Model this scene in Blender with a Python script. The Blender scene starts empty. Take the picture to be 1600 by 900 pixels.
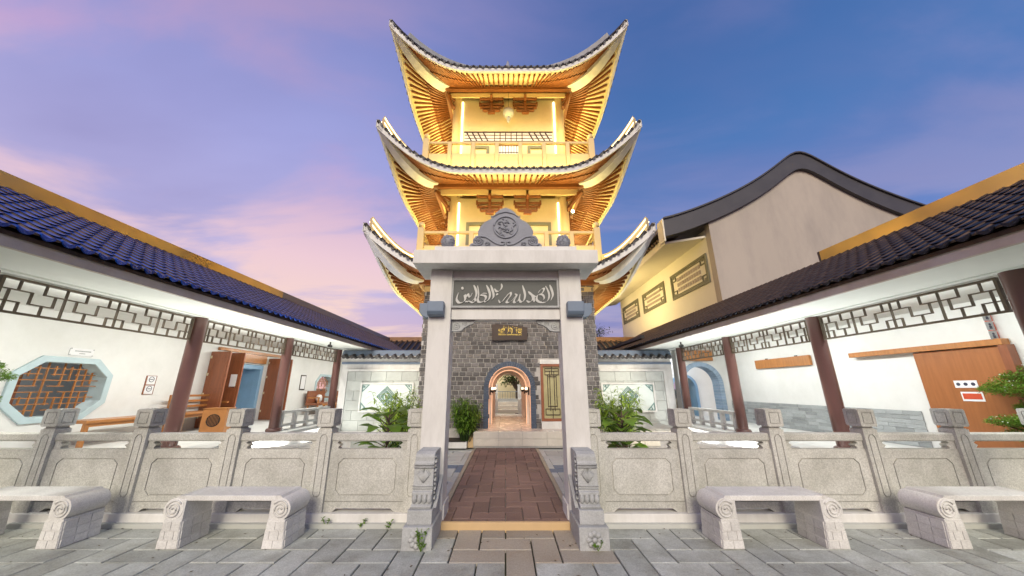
import bpy, bmesh, math, random
from math import sin, cos, pi, radians as R
from mathutils import Vector, Matrix
from mathutils.geometry import tessellate_polygon

random.seed(7)
sc = bpy.context.scene
COL = sc.collection

# ------------------------------------------------------------------ camera
cd = bpy.data.cameras.new('camera')
cam = bpy.data.objects.new('camera', cd)
COL.objects.link(cam)
cd.sensor_width = 36.0
cd.lens = 12.0
cd.shift_x = 0.00625
cd.clip_start = 0.05
cd.clip_end = 2000
cam.location = (0, 0, 1.5)
cam.rotation_euler = (R(90 + 16.30), 0, 0)
sc.camera = cam

# ------------------------------------------------------------------ world (dusk sky)
w = bpy.data.worlds.new('World')
sc.world = w
w.use_nodes = True
nt = w.node_tree
for n in list(nt.nodes):
    nt.nodes.remove(n)
N = nt.nodes.new
Lk = nt.links.new
out = N('ShaderNodeOutputWorld')
addsh = N('ShaderNodeAddShader')
Lk(addsh.outputs[0], out.inputs[0])
bg1 = N('ShaderNodeBackground')
bg2 = N('ShaderNodeBackground')
Lk(bg1.outputs[0], addsh.inputs[0])
Lk(bg2.outputs[0], addsh.inputs[1])
sky = N('ShaderNodeTexSky')
sky.sky_type = 'NISHITA'
sky.sun_disc = False
sky.sun_elevation = R(1.0)
sky.sun_rotation = R(182)
Lk(sky.outputs[0], bg1.inputs[0])
bg1.inputs[1].default_value = 0.02
bg2.inputs[1].default_value = 1.0
tc = N('ShaderNodeTexCoord')
sep = N('ShaderNodeSeparateXYZ')
Lk(tc.outputs['Generated'], sep.inputs[0])


def ramp(fac, stops):
    r = N('ShaderNodeValToRGB')
    e = r.color_ramp.elements
    while len(e) < len(stops):
        e.new(0.5)
    for i, (p, c) in enumerate(stops):
        e[i].position = p
        e[i].color = (*c, 1)
    Lk(fac, r.inputs[0])
    return r.outputs[0]


def wmath(op, a, b=None, clamp=False):
    m = N('ShaderNodeMath')
    m.operation = op
    m.use_clamp = clamp
    for i, v in enumerate((a, b)):
        if v is None:
            continue
        if isinstance(v, (int, float)):
            m.inputs[i].default_value = v
        else:
            Lk(v, m.inputs[i])
    return m.outputs[0]


def wmix(f, a, b):
    m = N('ShaderNodeMix')
    m.data_type = 'RGBA'
    for i, v in ((0, f), (6, a), (7, b)):
        if isinstance(v, (int, float)):
            m.inputs[i].default_value = v
        elif isinstance(v, tuple):
            m.inputs[i].default_value = (*v, 1)
        else:
            Lk(v, m.inputs[i])
    return m.outputs[2]


left = ramp(sep.outputs[2], [(0.0, (.84, .48, .46)), (.10, (.70, .48, .60)), (.28, (.53, .48, .77)),
                             (.55, (.37, .38, .73)), (.9, (.17, .22, .55))])
right = ramp(sep.outputs[2], [(0.0, (.46, .32, .44)), (.12, (.29, .27, .54)), (.28, (.145, .235, .57)),
                              (.55, (.075, .185, .47)), (.9, (.03, .10, .32))])
fx = N('ShaderNodeMapRange')
fx.interpolation_type = 'SMOOTHSTEP'
fx.inputs[1].default_value = -.45
fx.inputs[2].default_value = .38
Lk(sep.outputs[0], fx.inputs[0])
base = wmix(fx.outputs[0], left, right)
CLOUD_W = 5.1
# cloud plane coordinates
zz = wmath('MAXIMUM', wmath('ADD', sep.outputs[2], .12), .05)
cu = wmath('DIVIDE', sep.outputs[0], zz)
cv = wmath('DIVIDE', sep.outputs[1], zz)
comb = N('ShaderNodeCombineXYZ')
Lk(wmath('ADD', wmath('MULTIPLY', cu, .75), wmath('MULTIPLY', cv, .25)), comb.inputs[0])
Lk(wmath('MULTIPLY', cv, 1.5), comb.inputs[1])
comb.inputs[2].default_value = CLOUD_W
no = N('ShaderNodeTexNoise')
no.inputs['Scale'].default_value = 1.15
no.inputs['Detail'].default_value = 7
no.inputs['Roughness'].default_value = .52
no.inputs['Distortion'].default_value = .35
Lk(comb.outputs[0], no.inputs['Vector'])
cl = N('ShaderNodeMapRange')
cl.interpolation_type = 'SMOOTHSTEP'
cl.inputs[1].default_value = .44
cl.inputs[2].default_value = .63
Lk(no.outputs[0], cl.inputs[0])
side = wmath('SUBTRACT', 1.0, wmath('MULTIPLY', fx.outputs[0], .82))
cf = wmath('MULTIPLY', wmath('MULTIPLY', cl.outputs[0], side), .95)
ccol = ramp(sep.outputs[2], [(0.0, (.92, .58, .46)), (.15, (.96, .70, .58)), (.32, (.86, .60, .66)), (.55, (.52, .37, .64)), (.85, (.34, .28, .52))])
no2 = N('ShaderNodeTexNoise')
no2.inputs['Scale'].default_value = .8
no2.inputs['Detail'].default_value = 5
Lk(comb.outputs[0], no2.inputs['Vector'])
dk = N('ShaderNodeMapRange')
dk.inputs[1].default_value = .5
dk.inputs[2].default_value = .8
Lk(no2.outputs[0], dk.inputs[0])
base2 = wmix(wmath('MULTIPLY', dk.outputs[0], .5), base, (.22, .20, .44))
skyc = wmix(cf, base2, ccol)
Lk(skyc, bg2.inputs[0])

# ------------------------------------------------------------------ sun (soft fill from behind the camera, standing in for unseen forecourt lamps)
sd = bpy.data.lights.new('sun', 'SUN')
sd.energy = 3.05
sd.angle = R(28)
sd.color = (1.0, .90, .70)
sun = bpy.data.objects.new('sun', sd)
COL.objects.link(sun)
sun.rotation_euler = (R(61), 0, R(-2))

sc.view_settings.view_transform = 'Standard'
sc.view_settings.look = 'None'
sc.view_settings.exposure = 0.0
sc.view_settings.gamma = 1.0
sc.view_settings.use_curve_mapping = False
sc.cycles.use_denoising = True
sc.cycles.max_bounces = 6
sc.cycles.diffuse_bounces = 3
sc.cycles.glossy_bounces = 3
sc.cycles.transparent_max_bounces = 6
sc.cycles.sample_clamp_indirect = 4
sc.cycles.caustics_reflective = False
sc.cycles.caustics_refractive = False


# ------------------------------------------------------------------ materials
def mat(name, c, rough=.6, metal=0, var=.12, scale=6, bump=0, bscale=None, rnd=0, spec=.5, c2=None, c2amt=.5, detail=6,
        c2scale=1.5, coat=0, stretch=None, emit=None, estr=0, speck=0):
    m = bpy.data.materials.new(name)
    m.use_nodes = True
    t = m.node_tree
    b = t.nodes['Principled BSDF']
    n = t.nodes.new
    lk = t.links.new
    b.inputs['Roughness'].default_value = rough
    b.inputs['Metallic'].default_value = metal
    b.inputs['Specular IOR Level'].default_value = spec
    b.inputs['Coat Weight'].default_value = coat
    b.inputs['Coat Roughness'].default_value = .15
    co = n('ShaderNodeTexCoord')
    vec = co.outputs['Object']
    oi0 = n('ShaderNodeObjectInfo')
    sc0 = n('ShaderNodeMath')
    sc0.operation = 'MULTIPLY'
    sc0.inputs[1].default_value = 23.0
    lk(oi0.outputs['Random'], sc0.inputs[0])
    va = n('ShaderNodeVectorMath')
    va.operation = 'ADD'
    lk(vec, va.inputs[0])
    lk(sc0.outputs[0], va.inputs[1])
    vec = va.outputs[0]
    if stretch:
        mp = n('ShaderNodeMapping')
        mp.inputs['Scale'].default_value = stretch
        lk(vec, mp.inputs[0])
        vec = mp.outputs[0]
    nz = n('ShaderNodeTexNoise')
    nz.inputs['Scale'].default_value = scale
    nz.inputs['Detail'].default_value = detail
    nz.inputs['Roughness'].default_value = .65
    lk(vec, nz.inputs['Vector'])
    cur = None
    rgb = n('ShaderNodeRGB')
    rgb.outputs[0].default_value = (*c, 1)
    cur = rgb.outputs[0]
    if c2:
        nz2 = n('ShaderNodeTexNoise')
        nz2.inputs['Scale'].default_value = c2scale
        nz2.inputs['Detail'].default_value = detail + 2 if detail > 2 else 2
        nz2.inputs['Roughness'].default_value = .7
        lk(vec, nz2.inputs['Vector'])
        mr = n('ShaderNodeMapRange')
        mr.inputs[1].default_value = .42
        mr.inputs[2].default_value = .68
        mr.inputs[4].default_value = c2amt
        lk(nz2.outputs[0], mr.inputs[0])
        mx = n('ShaderNodeMix')
        mx.data_type = 'RGBA'
        lk(mr.outputs[0], mx.inputs[0])
        lk(cur, mx.inputs[6])
        mx.inputs[7].default_value = (*c2, 1)
        cur = mx.outputs[2]
    hs = n('ShaderNodeHueSaturation')
    mr = n('ShaderNodeMapRange')
    mr.inputs[1].default_value = .25
    mr.inputs[2].default_value = .75
    mr.inputs[3].default_value = 1 - var
    mr.inputs[4].default_value = 1 + var
    lk(nz.outputs[0], mr.inputs[0])
    val = mr.outputs[0]
    if speck:
        vo = n('ShaderNodeTexNoise')
        vo.inputs['Scale'].default_value = 85
        vo.inputs['Detail'].default_value = 2
        lk(co.outputs['Object'], vo.inputs['Vector'])
        ms = n('ShaderNodeMapRange')
        ms.inputs[1].default_value = .3
        ms.inputs[2].default_value = .7
        ms.inputs[3].default_value = 1 - speck
        ms.inputs[4].default_value = 1 + speck
        lk(vo.outputs[0], ms.inputs[0])
        mm = n('ShaderNodeMath')
        mm.operation = 'MULTIPLY'
        lk(val, mm.inputs[0])
        lk(ms.outputs[0], mm.inputs[1])
        val = mm.outputs[0]
    if rnd:
        oi = n('ShaderNodeObjectInfo')
        ge = n('ShaderNodeNewGeometry')
        ad = n('ShaderNodeMath')
        ad.operation = 'ADD'
        lk(oi.outputs['Random'], ad.inputs[0])
        lk(ge.outputs['Random Per Island'], ad.inputs[1])
        fr = n('ShaderNodeMath')
        fr.operation = 'FRACT'
        lk(ad.outputs[0], fr.inputs[0])
        m2 = n('ShaderNodeMapRange')
        m2.inputs[3].default_value = 1 - rnd
        m2.inputs[4].default_value = 1 + rnd
        lk(fr.outputs[0], m2.inputs[0])
        mm = n('ShaderNodeMath')
        mm.operation = 'MULTIPLY'
        lk(val, mm.inputs[0])
        lk(m2.outputs[0], mm.inputs[1])
        val = mm.outputs[0]
    lk(val, hs.inputs['Value'])
    lk(cur, hs.inputs['Color'])
    lk(hs.outputs[0], b.inputs['Base Color'])
    rr = n('ShaderNodeMapRange')
    rr.inputs[3].default_value = max(.02, rough - .1)
    rr.inputs[4].default_value = min(1, rough + .12)
    lk(nz.outputs[0], rr.inputs[0])
    lk(rr.outputs[0], b.inputs['Roughness'])
    if bump:
        bp = n('ShaderNodeBump')
        bp.inputs['Strength'].default_value = bump
        bp.inputs['Distance'].default_value = .01
        nb = n('ShaderNodeTexNoise')
        nb.inputs['Scale'].default_value = bscale or scale * 6
        nb.inputs['Detail'].default_value = 5
        lk(vec, nb.inputs['Vector'])
        lk(nb.outputs[0], bp.inputs['Height'])
        lk(bp.outputs[0], b.inputs['Normal'])
    if emit:
        b.inputs['Emission Color'].default_value = (*emit, 1)
        b.inputs['Emission Strength'].default_value = estr
    return m


M = {}
M['granite'] = mat('granite', (.53, .525, .485), .72, var=.14, scale=3, bump=.3, bscale=120, speck=.20, rnd=.06, c2=(.31, .305, .26), c2amt=.65, c2scale=1.7)
M['bench'] = mat('bench_stone', (.68, .672, .645), .6, rnd=.06, var=.12, scale=4, bump=.25, bscale=90, speck=.11, c2=(.40, .38, .34), c2amt=.4)
M['carved'] = mat('carved_stone', (.42, .43, .43), .75, var=.16, scale=5, bump=.4, bscale=60, c2=(.25, .26, .25), c2amt=.5, speck=.12)
M['greystone'] = mat('grey_ornament', (.27, .28, .32), .7, var=.15, scale=6, bump=.4, bscale=50)
M['white'] = mat('white_paint', (.72, .71, .685), .65, var=.07, scale=2.5, bump=.12, bscale=20, c2=(.50, .485, .45), c2amt=.55, c2scale=2.2, stretch=(1.6, 1.6, .45))
M['wall'] = mat('wall_paint', (.82, .82, .79), .7, var=.06, scale=1.5, bump=.10, bscale=12, c2=(.72, .72, .67), c2amt=.5, c2scale=1.1)
M['soffitw'] = mat('soffit_paint', (.84, .87, .82), .7, var=.04, scale=1.2)
M['cream'] = mat('cream_paint', (.66, .50, .25), .6, var=.05, scale=2)
M['eavesoffit'] = mat('eave_soffit_paint', (.76, .64, .36), .6, var=.06, scale=2)
M['corewall'] = mat('core_wall_paint', (.70, .58, .36), .65, var=.06, scale=1.5, c2=(.56, .44, .26), c2amt=.5, c2scale=1.2)
M['bluegrey'] = mat('bluegrey_paint', (.16, .21, .29), .5, var=.12, scale=5, bump=.15)
M['archblue'] = mat('arch_blue', (.060, .082, .125), .55, var=.2, scale=12, bump=.5, bscale=30, rnd=.12)
M['paleblue'] = mat('pale_blue', (.50, .63, .66), .45, var=.08, scale=4)
M['doorblue'] = mat('door_blue', (.24, .40, .56), .4, var=.1, scale=4)
M['fascia'] = mat('fascia', (.60, .55, .50), .6, var=.15, scale=2, c2=(.52, .40, .26), c2amt=.6)
M['column'] = mat('column_paint', (.13, .058, .048), .32, var=.10, scale=3, coat=.3)
M['lattice'] = mat('lattice_wood', (.12, .09, .06), .45, var=.15, scale=8)
M['wood'] = mat('wood_orange', (.42, .17, .045), .42, var=.2, scale=4, stretch=(1, 6, 1), coat=.2, rnd=.06)
M['woodred'] = mat('wood_red', (.26, .085, .035), .42, var=.22, scale=4, stretch=(6, 6, .7), coat=.2)
M['doorwood'] = mat('door_wood', (.36, .13, .04), .42, var=.16, scale=4, stretch=(6, 6, .5), coat=.15)
M['wooddark'] = mat('wood_dark', (.030, .012, .006), .5, var=.25, scale=6, stretch=(1, 1, 5), bump=.2)
M['rafter'] = mat('rafter_wood', (.20, .068, .018), .5, var=.2, scale=6, rnd=.1)
M['pan'] = mat('sky_tinted_pan_tile', (.012, .062, .36), .30, spec=.35, var=.3, scale=4, rnd=.25, coat=.15, bump=.15, bscale=18)  # blue sky reflection put into the base colour of dark tiles
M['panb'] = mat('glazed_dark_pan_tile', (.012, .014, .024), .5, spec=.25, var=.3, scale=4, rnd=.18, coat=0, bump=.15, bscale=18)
M['cover'] = mat('cover_tile', (.10, .064, .042), .65, spec=.25, var=.3, scale=6, rnd=.25, bump=.3, c2=(.03, .022, .02), c2amt=.8, c2scale=5)
M['towertile'] = mat('tower_tile', (.05, .045, .045), .45, var=.3, scale=6, rnd=.2, bump=.3)
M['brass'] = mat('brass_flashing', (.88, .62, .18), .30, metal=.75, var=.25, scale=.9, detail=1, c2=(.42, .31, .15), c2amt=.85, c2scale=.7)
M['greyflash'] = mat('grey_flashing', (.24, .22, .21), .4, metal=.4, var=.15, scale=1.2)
M['brick'] = mat('wall_brick', (.14, .132, .132), .8, var=.22, scale=9, bump=.6, bscale=40, rnd=.40, c2=(.10, .085, .075), c2amt=.7, c2scale=5)
M['mortar'] = mat('mortar', (.46, .44, .42), .9, var=.15, scale=10, bump=.4)
M['paver'] = mat('grey_paver', (.43, .45, .425), .7, var=.16, scale=3, bump=.4, bscale=60, rnd=.16, c2=(.22, .22, .18), c2amt=.7, c2scale=2.6, speck=.16)
M['paverb'] = mat('brown_paver', (.21, .135, .115), .72, var=.2, scale=3, bump=.4, bscale=60, rnd=.2, c2=(.13, .085, .07), c2amt=.6, speck=.12)
M['paverlit'] = mat('warm_lit_paver', (.36, .33, .28), .7, var=.16, scale=3, bump=.4, bscale=60, rnd=.16, c2=(.2, .16, .11), c2amt=.6, speck=.12)  # warm light on the paving put into the stone colour
M['joint'] = mat('joint_soil', (.028, .028, .018), .95, var=.4, scale=14, bump=.6, c2=(.05, .075, .02), c2amt=.8, c2scale=3)
M['tan'] = mat('tan_threshold', (.60, .42, .22), .6, var=.08, scale=4, bump=.1)
M['edge'] = mat('edge_stone', (.40, .35, .26), .7, var=.15, scale=3, bump=.3)
M['tile'] = mat('cream_floor_tile', (.66, .61, .53), .25, var=.05, scale=3, rnd=.04)
M['floor'] = mat('pale_floor', (.72, .72, .69), .5, var=.06, scale=2, c2=(.6, .6, .57), c2amt=.4)
M['court'] = mat('court_concrete', (.52, .53, .50), .8, var=.15, scale=3, bump=.3, c2=(.34, .36, .32), c2amt=.6)
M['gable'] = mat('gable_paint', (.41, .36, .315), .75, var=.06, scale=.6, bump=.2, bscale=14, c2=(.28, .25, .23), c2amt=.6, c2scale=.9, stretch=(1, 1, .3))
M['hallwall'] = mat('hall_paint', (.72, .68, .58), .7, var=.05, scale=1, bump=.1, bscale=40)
M['verge'] = mat('dark_verge', (.055, .052, .06), .5, var=.15, scale=2)
M['olive'] = mat('olive_relief', (.15, .15, .10), .6, var=.15, scale=6)
M['plaque'] = mat('plaque_grey', (.095, .10, .095), .6, var=.12, scale=5)
M['letter'] = mat('letter_grey', (.55, .55, .53), .6, var=.05)
M['gold'] = mat('gold_letter', (.75, .55, .12), .35, metal=.5, var=.1)
M['jade'] = mat('jade_relief', (.16, .27, .25), .5, var=.2, scale=12)
M['paleglass'] = mat('pale_relief', (.66, .72, .69), .55, var=.05, scale=5)
M['screenstone'] = mat('screen_block', (.50, .52, .49), .7, var=.12, scale=4, bump=.3, rnd=.12)
M['dado'] = mat('dado_stone', (.36, .38, .38), .7, var=.15, scale=5, bump=.3, rnd=.25)
M['black'] = mat('black_metal', (.02, .02, .02), .4, var=.1)
M['paper'] = mat('paper', (.85, .85, .85), .6, var=.03)
M['red'] = mat('red_print', (.6, .08, .03), .5, var=.1)
M['ink'] = mat('ink', (.05, .05, .08), .5, var=.1)
M['brassplate'] = mat('hinge_plate', (.75, .66, .48), .35, metal=.6, var=.05)
def leafmat(name, c, rnd=.35):
    m = bpy.data.materials.new(name)
    m.use_nodes = True
    t = m.node_tree
    b = t.nodes['Principled BSDF']
    oi = t.nodes.new('ShaderNodeNewGeometry')
    hs = t.nodes.new('ShaderNodeHueSaturation')
    mr = t.nodes.new('ShaderNodeMapRange')
    mr.inputs[3].default_value = 1 - rnd
    mr.inputs[4].default_value = 1 + rnd
    t.links.new(oi.outputs['Random Per Island'], mr.inputs[0])
    t.links.new(mr.outputs[0], hs.inputs['Value'])
    hs.inputs['Color'].default_value = (*c, 1)
    t.links.new(hs.outputs[0], b.inputs['Base Color'])
    b.inputs['Roughness'].default_value = .45
    tr = t.nodes.new('ShaderNodeBsdfTranslucent')
    t.links.new(hs.outputs[0], tr.inputs[0])
    mx = t.nodes.new('ShaderNodeMixShader')
    mx.inputs[0].default_value = .4
    t.links.new(b.outputs[0], mx.inputs[1])
    t.links.new(tr.outputs[0], mx.inputs[2])
    t.links.new(mx.outputs[0], t.nodes['Material Output'].inputs[0])
    return m


M['leaf'] = leafmat('leaf_green', (.17, .30, .04))
M['leafy'] = leafmat('leaf_yellowgreen', (.33, .47, .06))
M['leafd'] = leafmat('leaf_dark', (.05, .10, .022))
M['flower'] = mat('white_petal', (.7, .7, .65), .6, var=.05)
M['bark'] = mat('bark', (.10, .07, .05), .85, var=.3, scale=12, bump=.6)
M['rock'] = mat('garden_rock', (.36, .31, .26), .85, var=.3, scale=3, bump=.8, bscale=8)
M['soil'] = mat('soil', (.05, .04, .03), .95, var=.3, scale=8, bump=.5)
M['roomwall'] = mat('room_wall', (.34, .37, .40), .7, var=.08)
M['steel'] = mat('steel', (.5, .5, .5), .3, metal=.9, var=.05)
M['lantern'] = mat('lantern_paper', (.42, .42, .40), .6, var=.04)


def emis(name, c, s):
    m = bpy.data.materials.new(name)
    m.use_nodes = True
    t = m.node_tree
    for x in list(t.nodes):
        t.nodes.remove(x)
    o = t.nodes.new('ShaderNodeOutputMaterial')
    e = t.nodes.new('ShaderNodeEmission')
    e.inputs[0].default_value = (*c, 1)
    e.inputs[1].default_value = s
    t.links.new(e.outputs[0], o.inputs[0])
    return m


M['led'] = emis('led_warm', (1, .80, .42), 6.5)
M['ledsoft'] = emis('led_warm_soft', (1, .66, .20), 2.6)
M['ledpeach'] = emis('led_peach', (1, .52, .30), 1.5)
M['lampw'] = emis('lamp_white', (1, .98, .92), 6)
M['globe'] = emis('globe_peach', (1, .74, .5), 2.6)


# ------------------------------------------------------------------ geometry helpers
class MB:
    def __init__(s):
        s.v = []
        s.f = []

    def add(s, vs, fs):
        o = len(s.v)
        s.v += [tuple(p) for p in vs]
        s.f += [tuple(i + o for i in f) for f in fs]
        return s

    def box(s, x0, x1, y0, y1, z0, z1, T=None):
        vs = [(x, y, z) for x in (x0, x1) for y in (y0, y1) for z in (z0, z1)]
        if T:
            vs = [T @ Vector(p) for p in vs]
        return s.add(vs, [(0, 1, 3, 2), (4, 6, 7, 5), (0, 4, 5, 1), (2, 3, 7, 6), (0, 2, 6, 4), (1, 5, 7, 3)])

    def plate(s, loops, d0, d1, T):
        """extrude outline loops (first outer, rest holes) from depth d0 to d1; T(u,v,d)->xyz"""
        tri = tessellate_polygon([[Vector((u, v, 0)) for u, v in lp] for lp in loops])
        flat = [p for lp in loops for p in lp]
        n = len(flat)
        vs = [T(u, v, d0) for u, v in flat] + [T(u, v, d1) for u, v in flat]
        fs = [tuple(t) for t in tri] + [tuple(i + n for i in reversed(t)) for t in tri]
        o = 0
        for lp in loops:
            k = len(lp)
            for i in range(k):
                j = (i + 1) % k
                fs.append((o + i, o + j, o + j + n, o + i + n))
            o += k
        return s.add(vs, fs)

    def tube(s, pts, r, n=8, cap=True):
        pts = [Vector(p) for p in pts]
        rs = r if isinstance(r, (list, tuple)) else [r] * len(pts)
        o = len(s.v)
        up = Vector((0, 0, 1))
        for i, p in enumerate(pts):
            d = (pts[min(i + 1, len(pts) - 1)] - pts[max(i - 1, 0)]).normalized()
            a = d.cross(up)
            if a.length < 1e-3:
                a = d.cross(Vector((1, 0, 0)))
            a.normalize()
            b = a.cross(d)
            for k in range(n):
                th = 2 * pi * k / n
                s.v.append(tuple(p + (a * cos(th) + b * sin(th)) * rs[i]))
        for i in range(len(pts) - 1):
            for k in range(n):
                k2 = (k + 1) % n
                s.f.append((o + i * n + k, o + i * n + k2, o + (i + 1) * n + k2, o + (i + 1) * n + k))
        if cap:
            s.f.append(tuple(o + k for k in range(n)))
            s.f.append(tuple(o + (len(pts) - 1) * n + k for k in range(n)))
        return s

    def sweep(s, pts, ws, hs, lat=None, drop=0):
        """rectangular bar along pts, width ws sideways, height hs upwards from pts (drop = below)"""
        pts = [Vector(p) for p in pts]
        m = len(pts)
        ws = ws if isinstance(ws, (list, tuple)) else [ws] * m
        hs = hs if isinstance(hs, (list, tuple)) else [hs] * m
        o = len(s.v)
        for i, p in enumerate(pts):
            d = pts[min(i + 1, m - 1)] - pts[max(i - 1, 0)]
            a = Vector(lat) if lat else Vector((-d.y, d.x, 0))
            a.normalize()
            a = a * ws[i] / 2
            z0 = Vector((0, 0, -drop * hs[i]))
            z1 = Vector((0, 0, hs[i] * (1 - drop)))
            s.v += [tuple(p - a + z0), tuple(p + a + z0), tuple(p + a + z1), tuple(p - a + z1)]
        for i in range(m - 1):
            for k in range(4):
                k2 = (k + 1) % 4
                s.f.append((o + 4 * i + k, o + 4 * i + k2, o + 4 * i + 4 + k2, o + 4 * i + 4 + k))
        s.f.append((o, o + 1, o + 2, o + 3))
        e = o + 4 * (m - 1)
        s.f.append((e, e + 1, e + 2, e + 3))
        return s

    def lathe(s, prof, c, n=16, axis='Z'):
        o = len(s.v)
        for r, h in prof:
            for k in range(n):
                a = 2 * pi * k / n
                if axis == 'Z':
                    s.v.append((c[0] + r * cos(a), c[1] + r * sin(a), c[2] + h))
                elif axis == 'Y':
                    s.v.append((c[0] + r * cos(a), c[1] + h, c[2] + r * sin(a)))
                else:
                    s.v.append((c[0] + h, c[1] + r * cos(a), c[2] + r * sin(a)))
        for i in range(len(prof) - 1):
            for k in range(n):
                k2 = (k + 1) % n
                s.f.append((o + i * n + k, o + i * n + k2, o + (i + 1) * n + k2, o + (i + 1) * n + k))
        s.f.append(tuple(o + k for k in range(n)))
        s.f.append(tuple(o + (len(prof) - 1) * n + k for k in range(n)))
        return s

    def grid(s, P, nu, nv):
        o = len(s.v)
        for i in range(nu + 1):
            for j in range(nv + 1):
                s.v.append(tuple(P(i / nu, j / nv)))
        for i in range(nu):
            for j in range(nv):
                a = o + i * (nv + 1) + j
                s.f.append((a, a + 1, a + nv + 2, a + nv + 1))
        return s

    def mesh(s, name, m, smooth=False, fix=True):
        me = bpy.data.meshes.new(name)
        me.from_pydata(s.v, [], s.f)
        if fix:
            bm = bmesh.new()
            bm.from_mesh(me)
            bmesh.ops.recalc_face_normals(bm, faces=bm.faces)
            bm.to_mesh(me)
            bm.free()
        if smooth:
            for p in me.polygons:
                p.use_smooth = True
            if smooth == 'auto':
                me.set_sharp_from_angle(angle=R(40))
        me.materials.append(M[m] if isinstance(m, str) else m)
        return me

    def build(s, name, m, parent=None, smooth=False, bevel=0, fix=True):
        me = s.mesh(name, m, smooth, fix)
        o = bpy.data.objects.new(name, me)
        COL.objects.link(o)
        if parent:
            o.parent = parent
        if bevel:
            b = o.modifiers.new('bevel', 'BEVEL')
            b.width = bevel
            b.segments = 2
            b.limit_method = 'ANGLE'
        return o


def inst(name, me, parent, loc=(0, 0, 0), rz=0, scale=None):
    o = bpy.data.objects.new(name, me)
    COL.objects.link(o)
    o.parent = parent
    o.location = loc
    o.rotation_euler = (0, 0, rz)
    if scale:
        o.scale = scale
    return o


def tag(o, label, cat, group=None):
    o['label'] = label
    o['category'] = cat
    if group:
        o['group'] = group
    return o


def thing(name, label, cat, loc=(0, 0, 0), rz=0, group=None):
    o = bpy.data.objects.new(name, None)
    o.empty_display_size = .1
    COL.objects.link(o)
    o.location = loc
    o.rotation_euler = (0, 0, rz)
    return tag(o, label, cat, group)


def struct(o):
    o['kind'] = 'structure'
    return o


def copy_tree(o, parent=None):
    c = o.copy()
    COL.objects.link(c)
    c.parent = parent
    for ch in list(o.children):
        copy_tree(ch, c)
    return c


def rect(u0, u1, v0, v1):
    return [(u0, v0), (u1, v0), (u1, v1), (u0, v1)]


def octo(u0, u1, v0, v1, c):
    return [(u0 + c, v0), (u1 - c, v0), (u1, v0 + c), (u1, v1 - c), (u1 - c, v1), (u0 + c, v1), (u0, v1 - c), (u0, v0 + c)]


def shrink(poly, g):
    """inset of a convex polygon"""
    n = len(poly)
    cx = sum(p[0] for p in poly) / n
    cy = sum(p[1] for p in poly) / n
    us = max(abs(p[0] - cx) for p in poly)
    vs = max(abs(p[1] - cy) for p in poly)
    return [(cx + (p[0] - cx) * (us - g) / us, cy + (p[1] - cy) * (vs - g) / vs) for p in poly]


FR = lambda y0: (lambda u, v, d: (u, y0 - d, v))          # plate facing -y, thickness towards viewer


def light(name, kind, loc, energy, color, size=None, sizey=None, rot=(0, 0, 0), spot=None, parent=None):
    l = bpy.data.lights.new(name, kind)
    l.energy = energy
    l.color = color
    if kind == 'AREA':
        l.shape = 'RECTANGLE' if sizey else 'SQUARE'
        l.size = size
        if sizey:
            l.size_y = sizey
    elif kind == 'POINT':
        l.shadow_soft_size = size or .05
    elif kind == 'SPOT':
        l.shadow_soft_size = size or .05
        l.spot_size = spot or R(90)
        l.spot_blend = .6
    o = bpy.data.objects.new(name, l)
    COL.objects.link(o)
    o.location = loc
    o.rotation_euler = rot
    if parent:
        o.parent = parent
    return o


WARM = (1, .75, .24)

# ------------------------------------------------------------------ ground and paving
g = MB().box(-200, 200, -60, 400, -.30, -.02).build('ground', 'joint')
struct(g)
pv = MB().box(-9, 9, -1.5, 4.35, -.018, -.012).build('pavement', 'joint')
struct(pv)
ct = MB().box(-5.5, 5.5, 4.33, 24, -.01, .06).build('courtyard', 'court')
struct(ct)


def herring(x0, x1, y0, y1, mod, top, thick, gap):
    """90 degree herringbone of 1x2 stones: yields (cx, cy, horizontal?)"""
    res = []
    i0, i1 = int(math.floor(x0 / mod)) - 3, int(math.ceil(x1 / mod)) + 3
    j0, j1 = int(math.floor(y0 / mod)) - 3, int(math.ceil(y1 / mod)) + 3
    for j in range(j0, j1):
        for i in range(i0, i1):
            k = (i - j) % 4
            if k == 0:
                res.append((i * mod, (i + 2) * mod, j * mod, (j + 1) * mod))
            elif k == 3:
                res.append((i * mod, (i + 1) * mod, j * mod, (j + 2) * mod))
    o2 = []
    for a, b, c, d in res:
        a, b, c, d = max(a, x0), min(b, x1), max(c, y0), min(d, y1)
        if b - a > .06 and d - c > .06:
            o2.append((a + gap, b - gap, c + gap, d - gap))
    return o2


def stone_mesh(sx, sy, h, m, ch=.006):
    b = MB()
    x, y = sx / 2, sy / 2
    b.add([(-x, -y, 0), (x, -y, 0), (x, y, 0), (-x, y, 0), (-x, -y, h - ch), (x, -y, h - ch), (x, y, h - ch), (-x, y, h - ch),
           (-x + ch, -y + ch, h), (x - ch, -y + ch, h), (x - ch, y - ch, h), (-x + ch, y - ch, h)],
          [(0, 1, 5, 4), (1, 2, 6, 5), (2, 3, 7, 6), (3, 0, 4, 7), (4, 5, 9, 8), (5, 6, 10, 9), (6, 7, 11, 10), (7, 4, 8, 11), (8, 9, 10, 11)])
    return b.mesh('stone', m)


_sm = {}


def lay(parent, cells, z, h, mfun, name):
    for a, b, c, d in cells:
        m = mfun((a + b) / 2, (c + d) / 2)
        key = (round(b - a, 3), round(d - c, 3), h, m)
        if key not in _sm:
            _sm[key] = stone_mesh(key[0], key[1], h, m)
        o = inst(name, _sm[key], parent, ((a + b) / 2, (c + d) / 2, z + random.uniform(-.0015, .0015)))
        o.rotation_euler = (random.uniform(-.003, .003), random.uniform(-.003, .003), 0)


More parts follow.
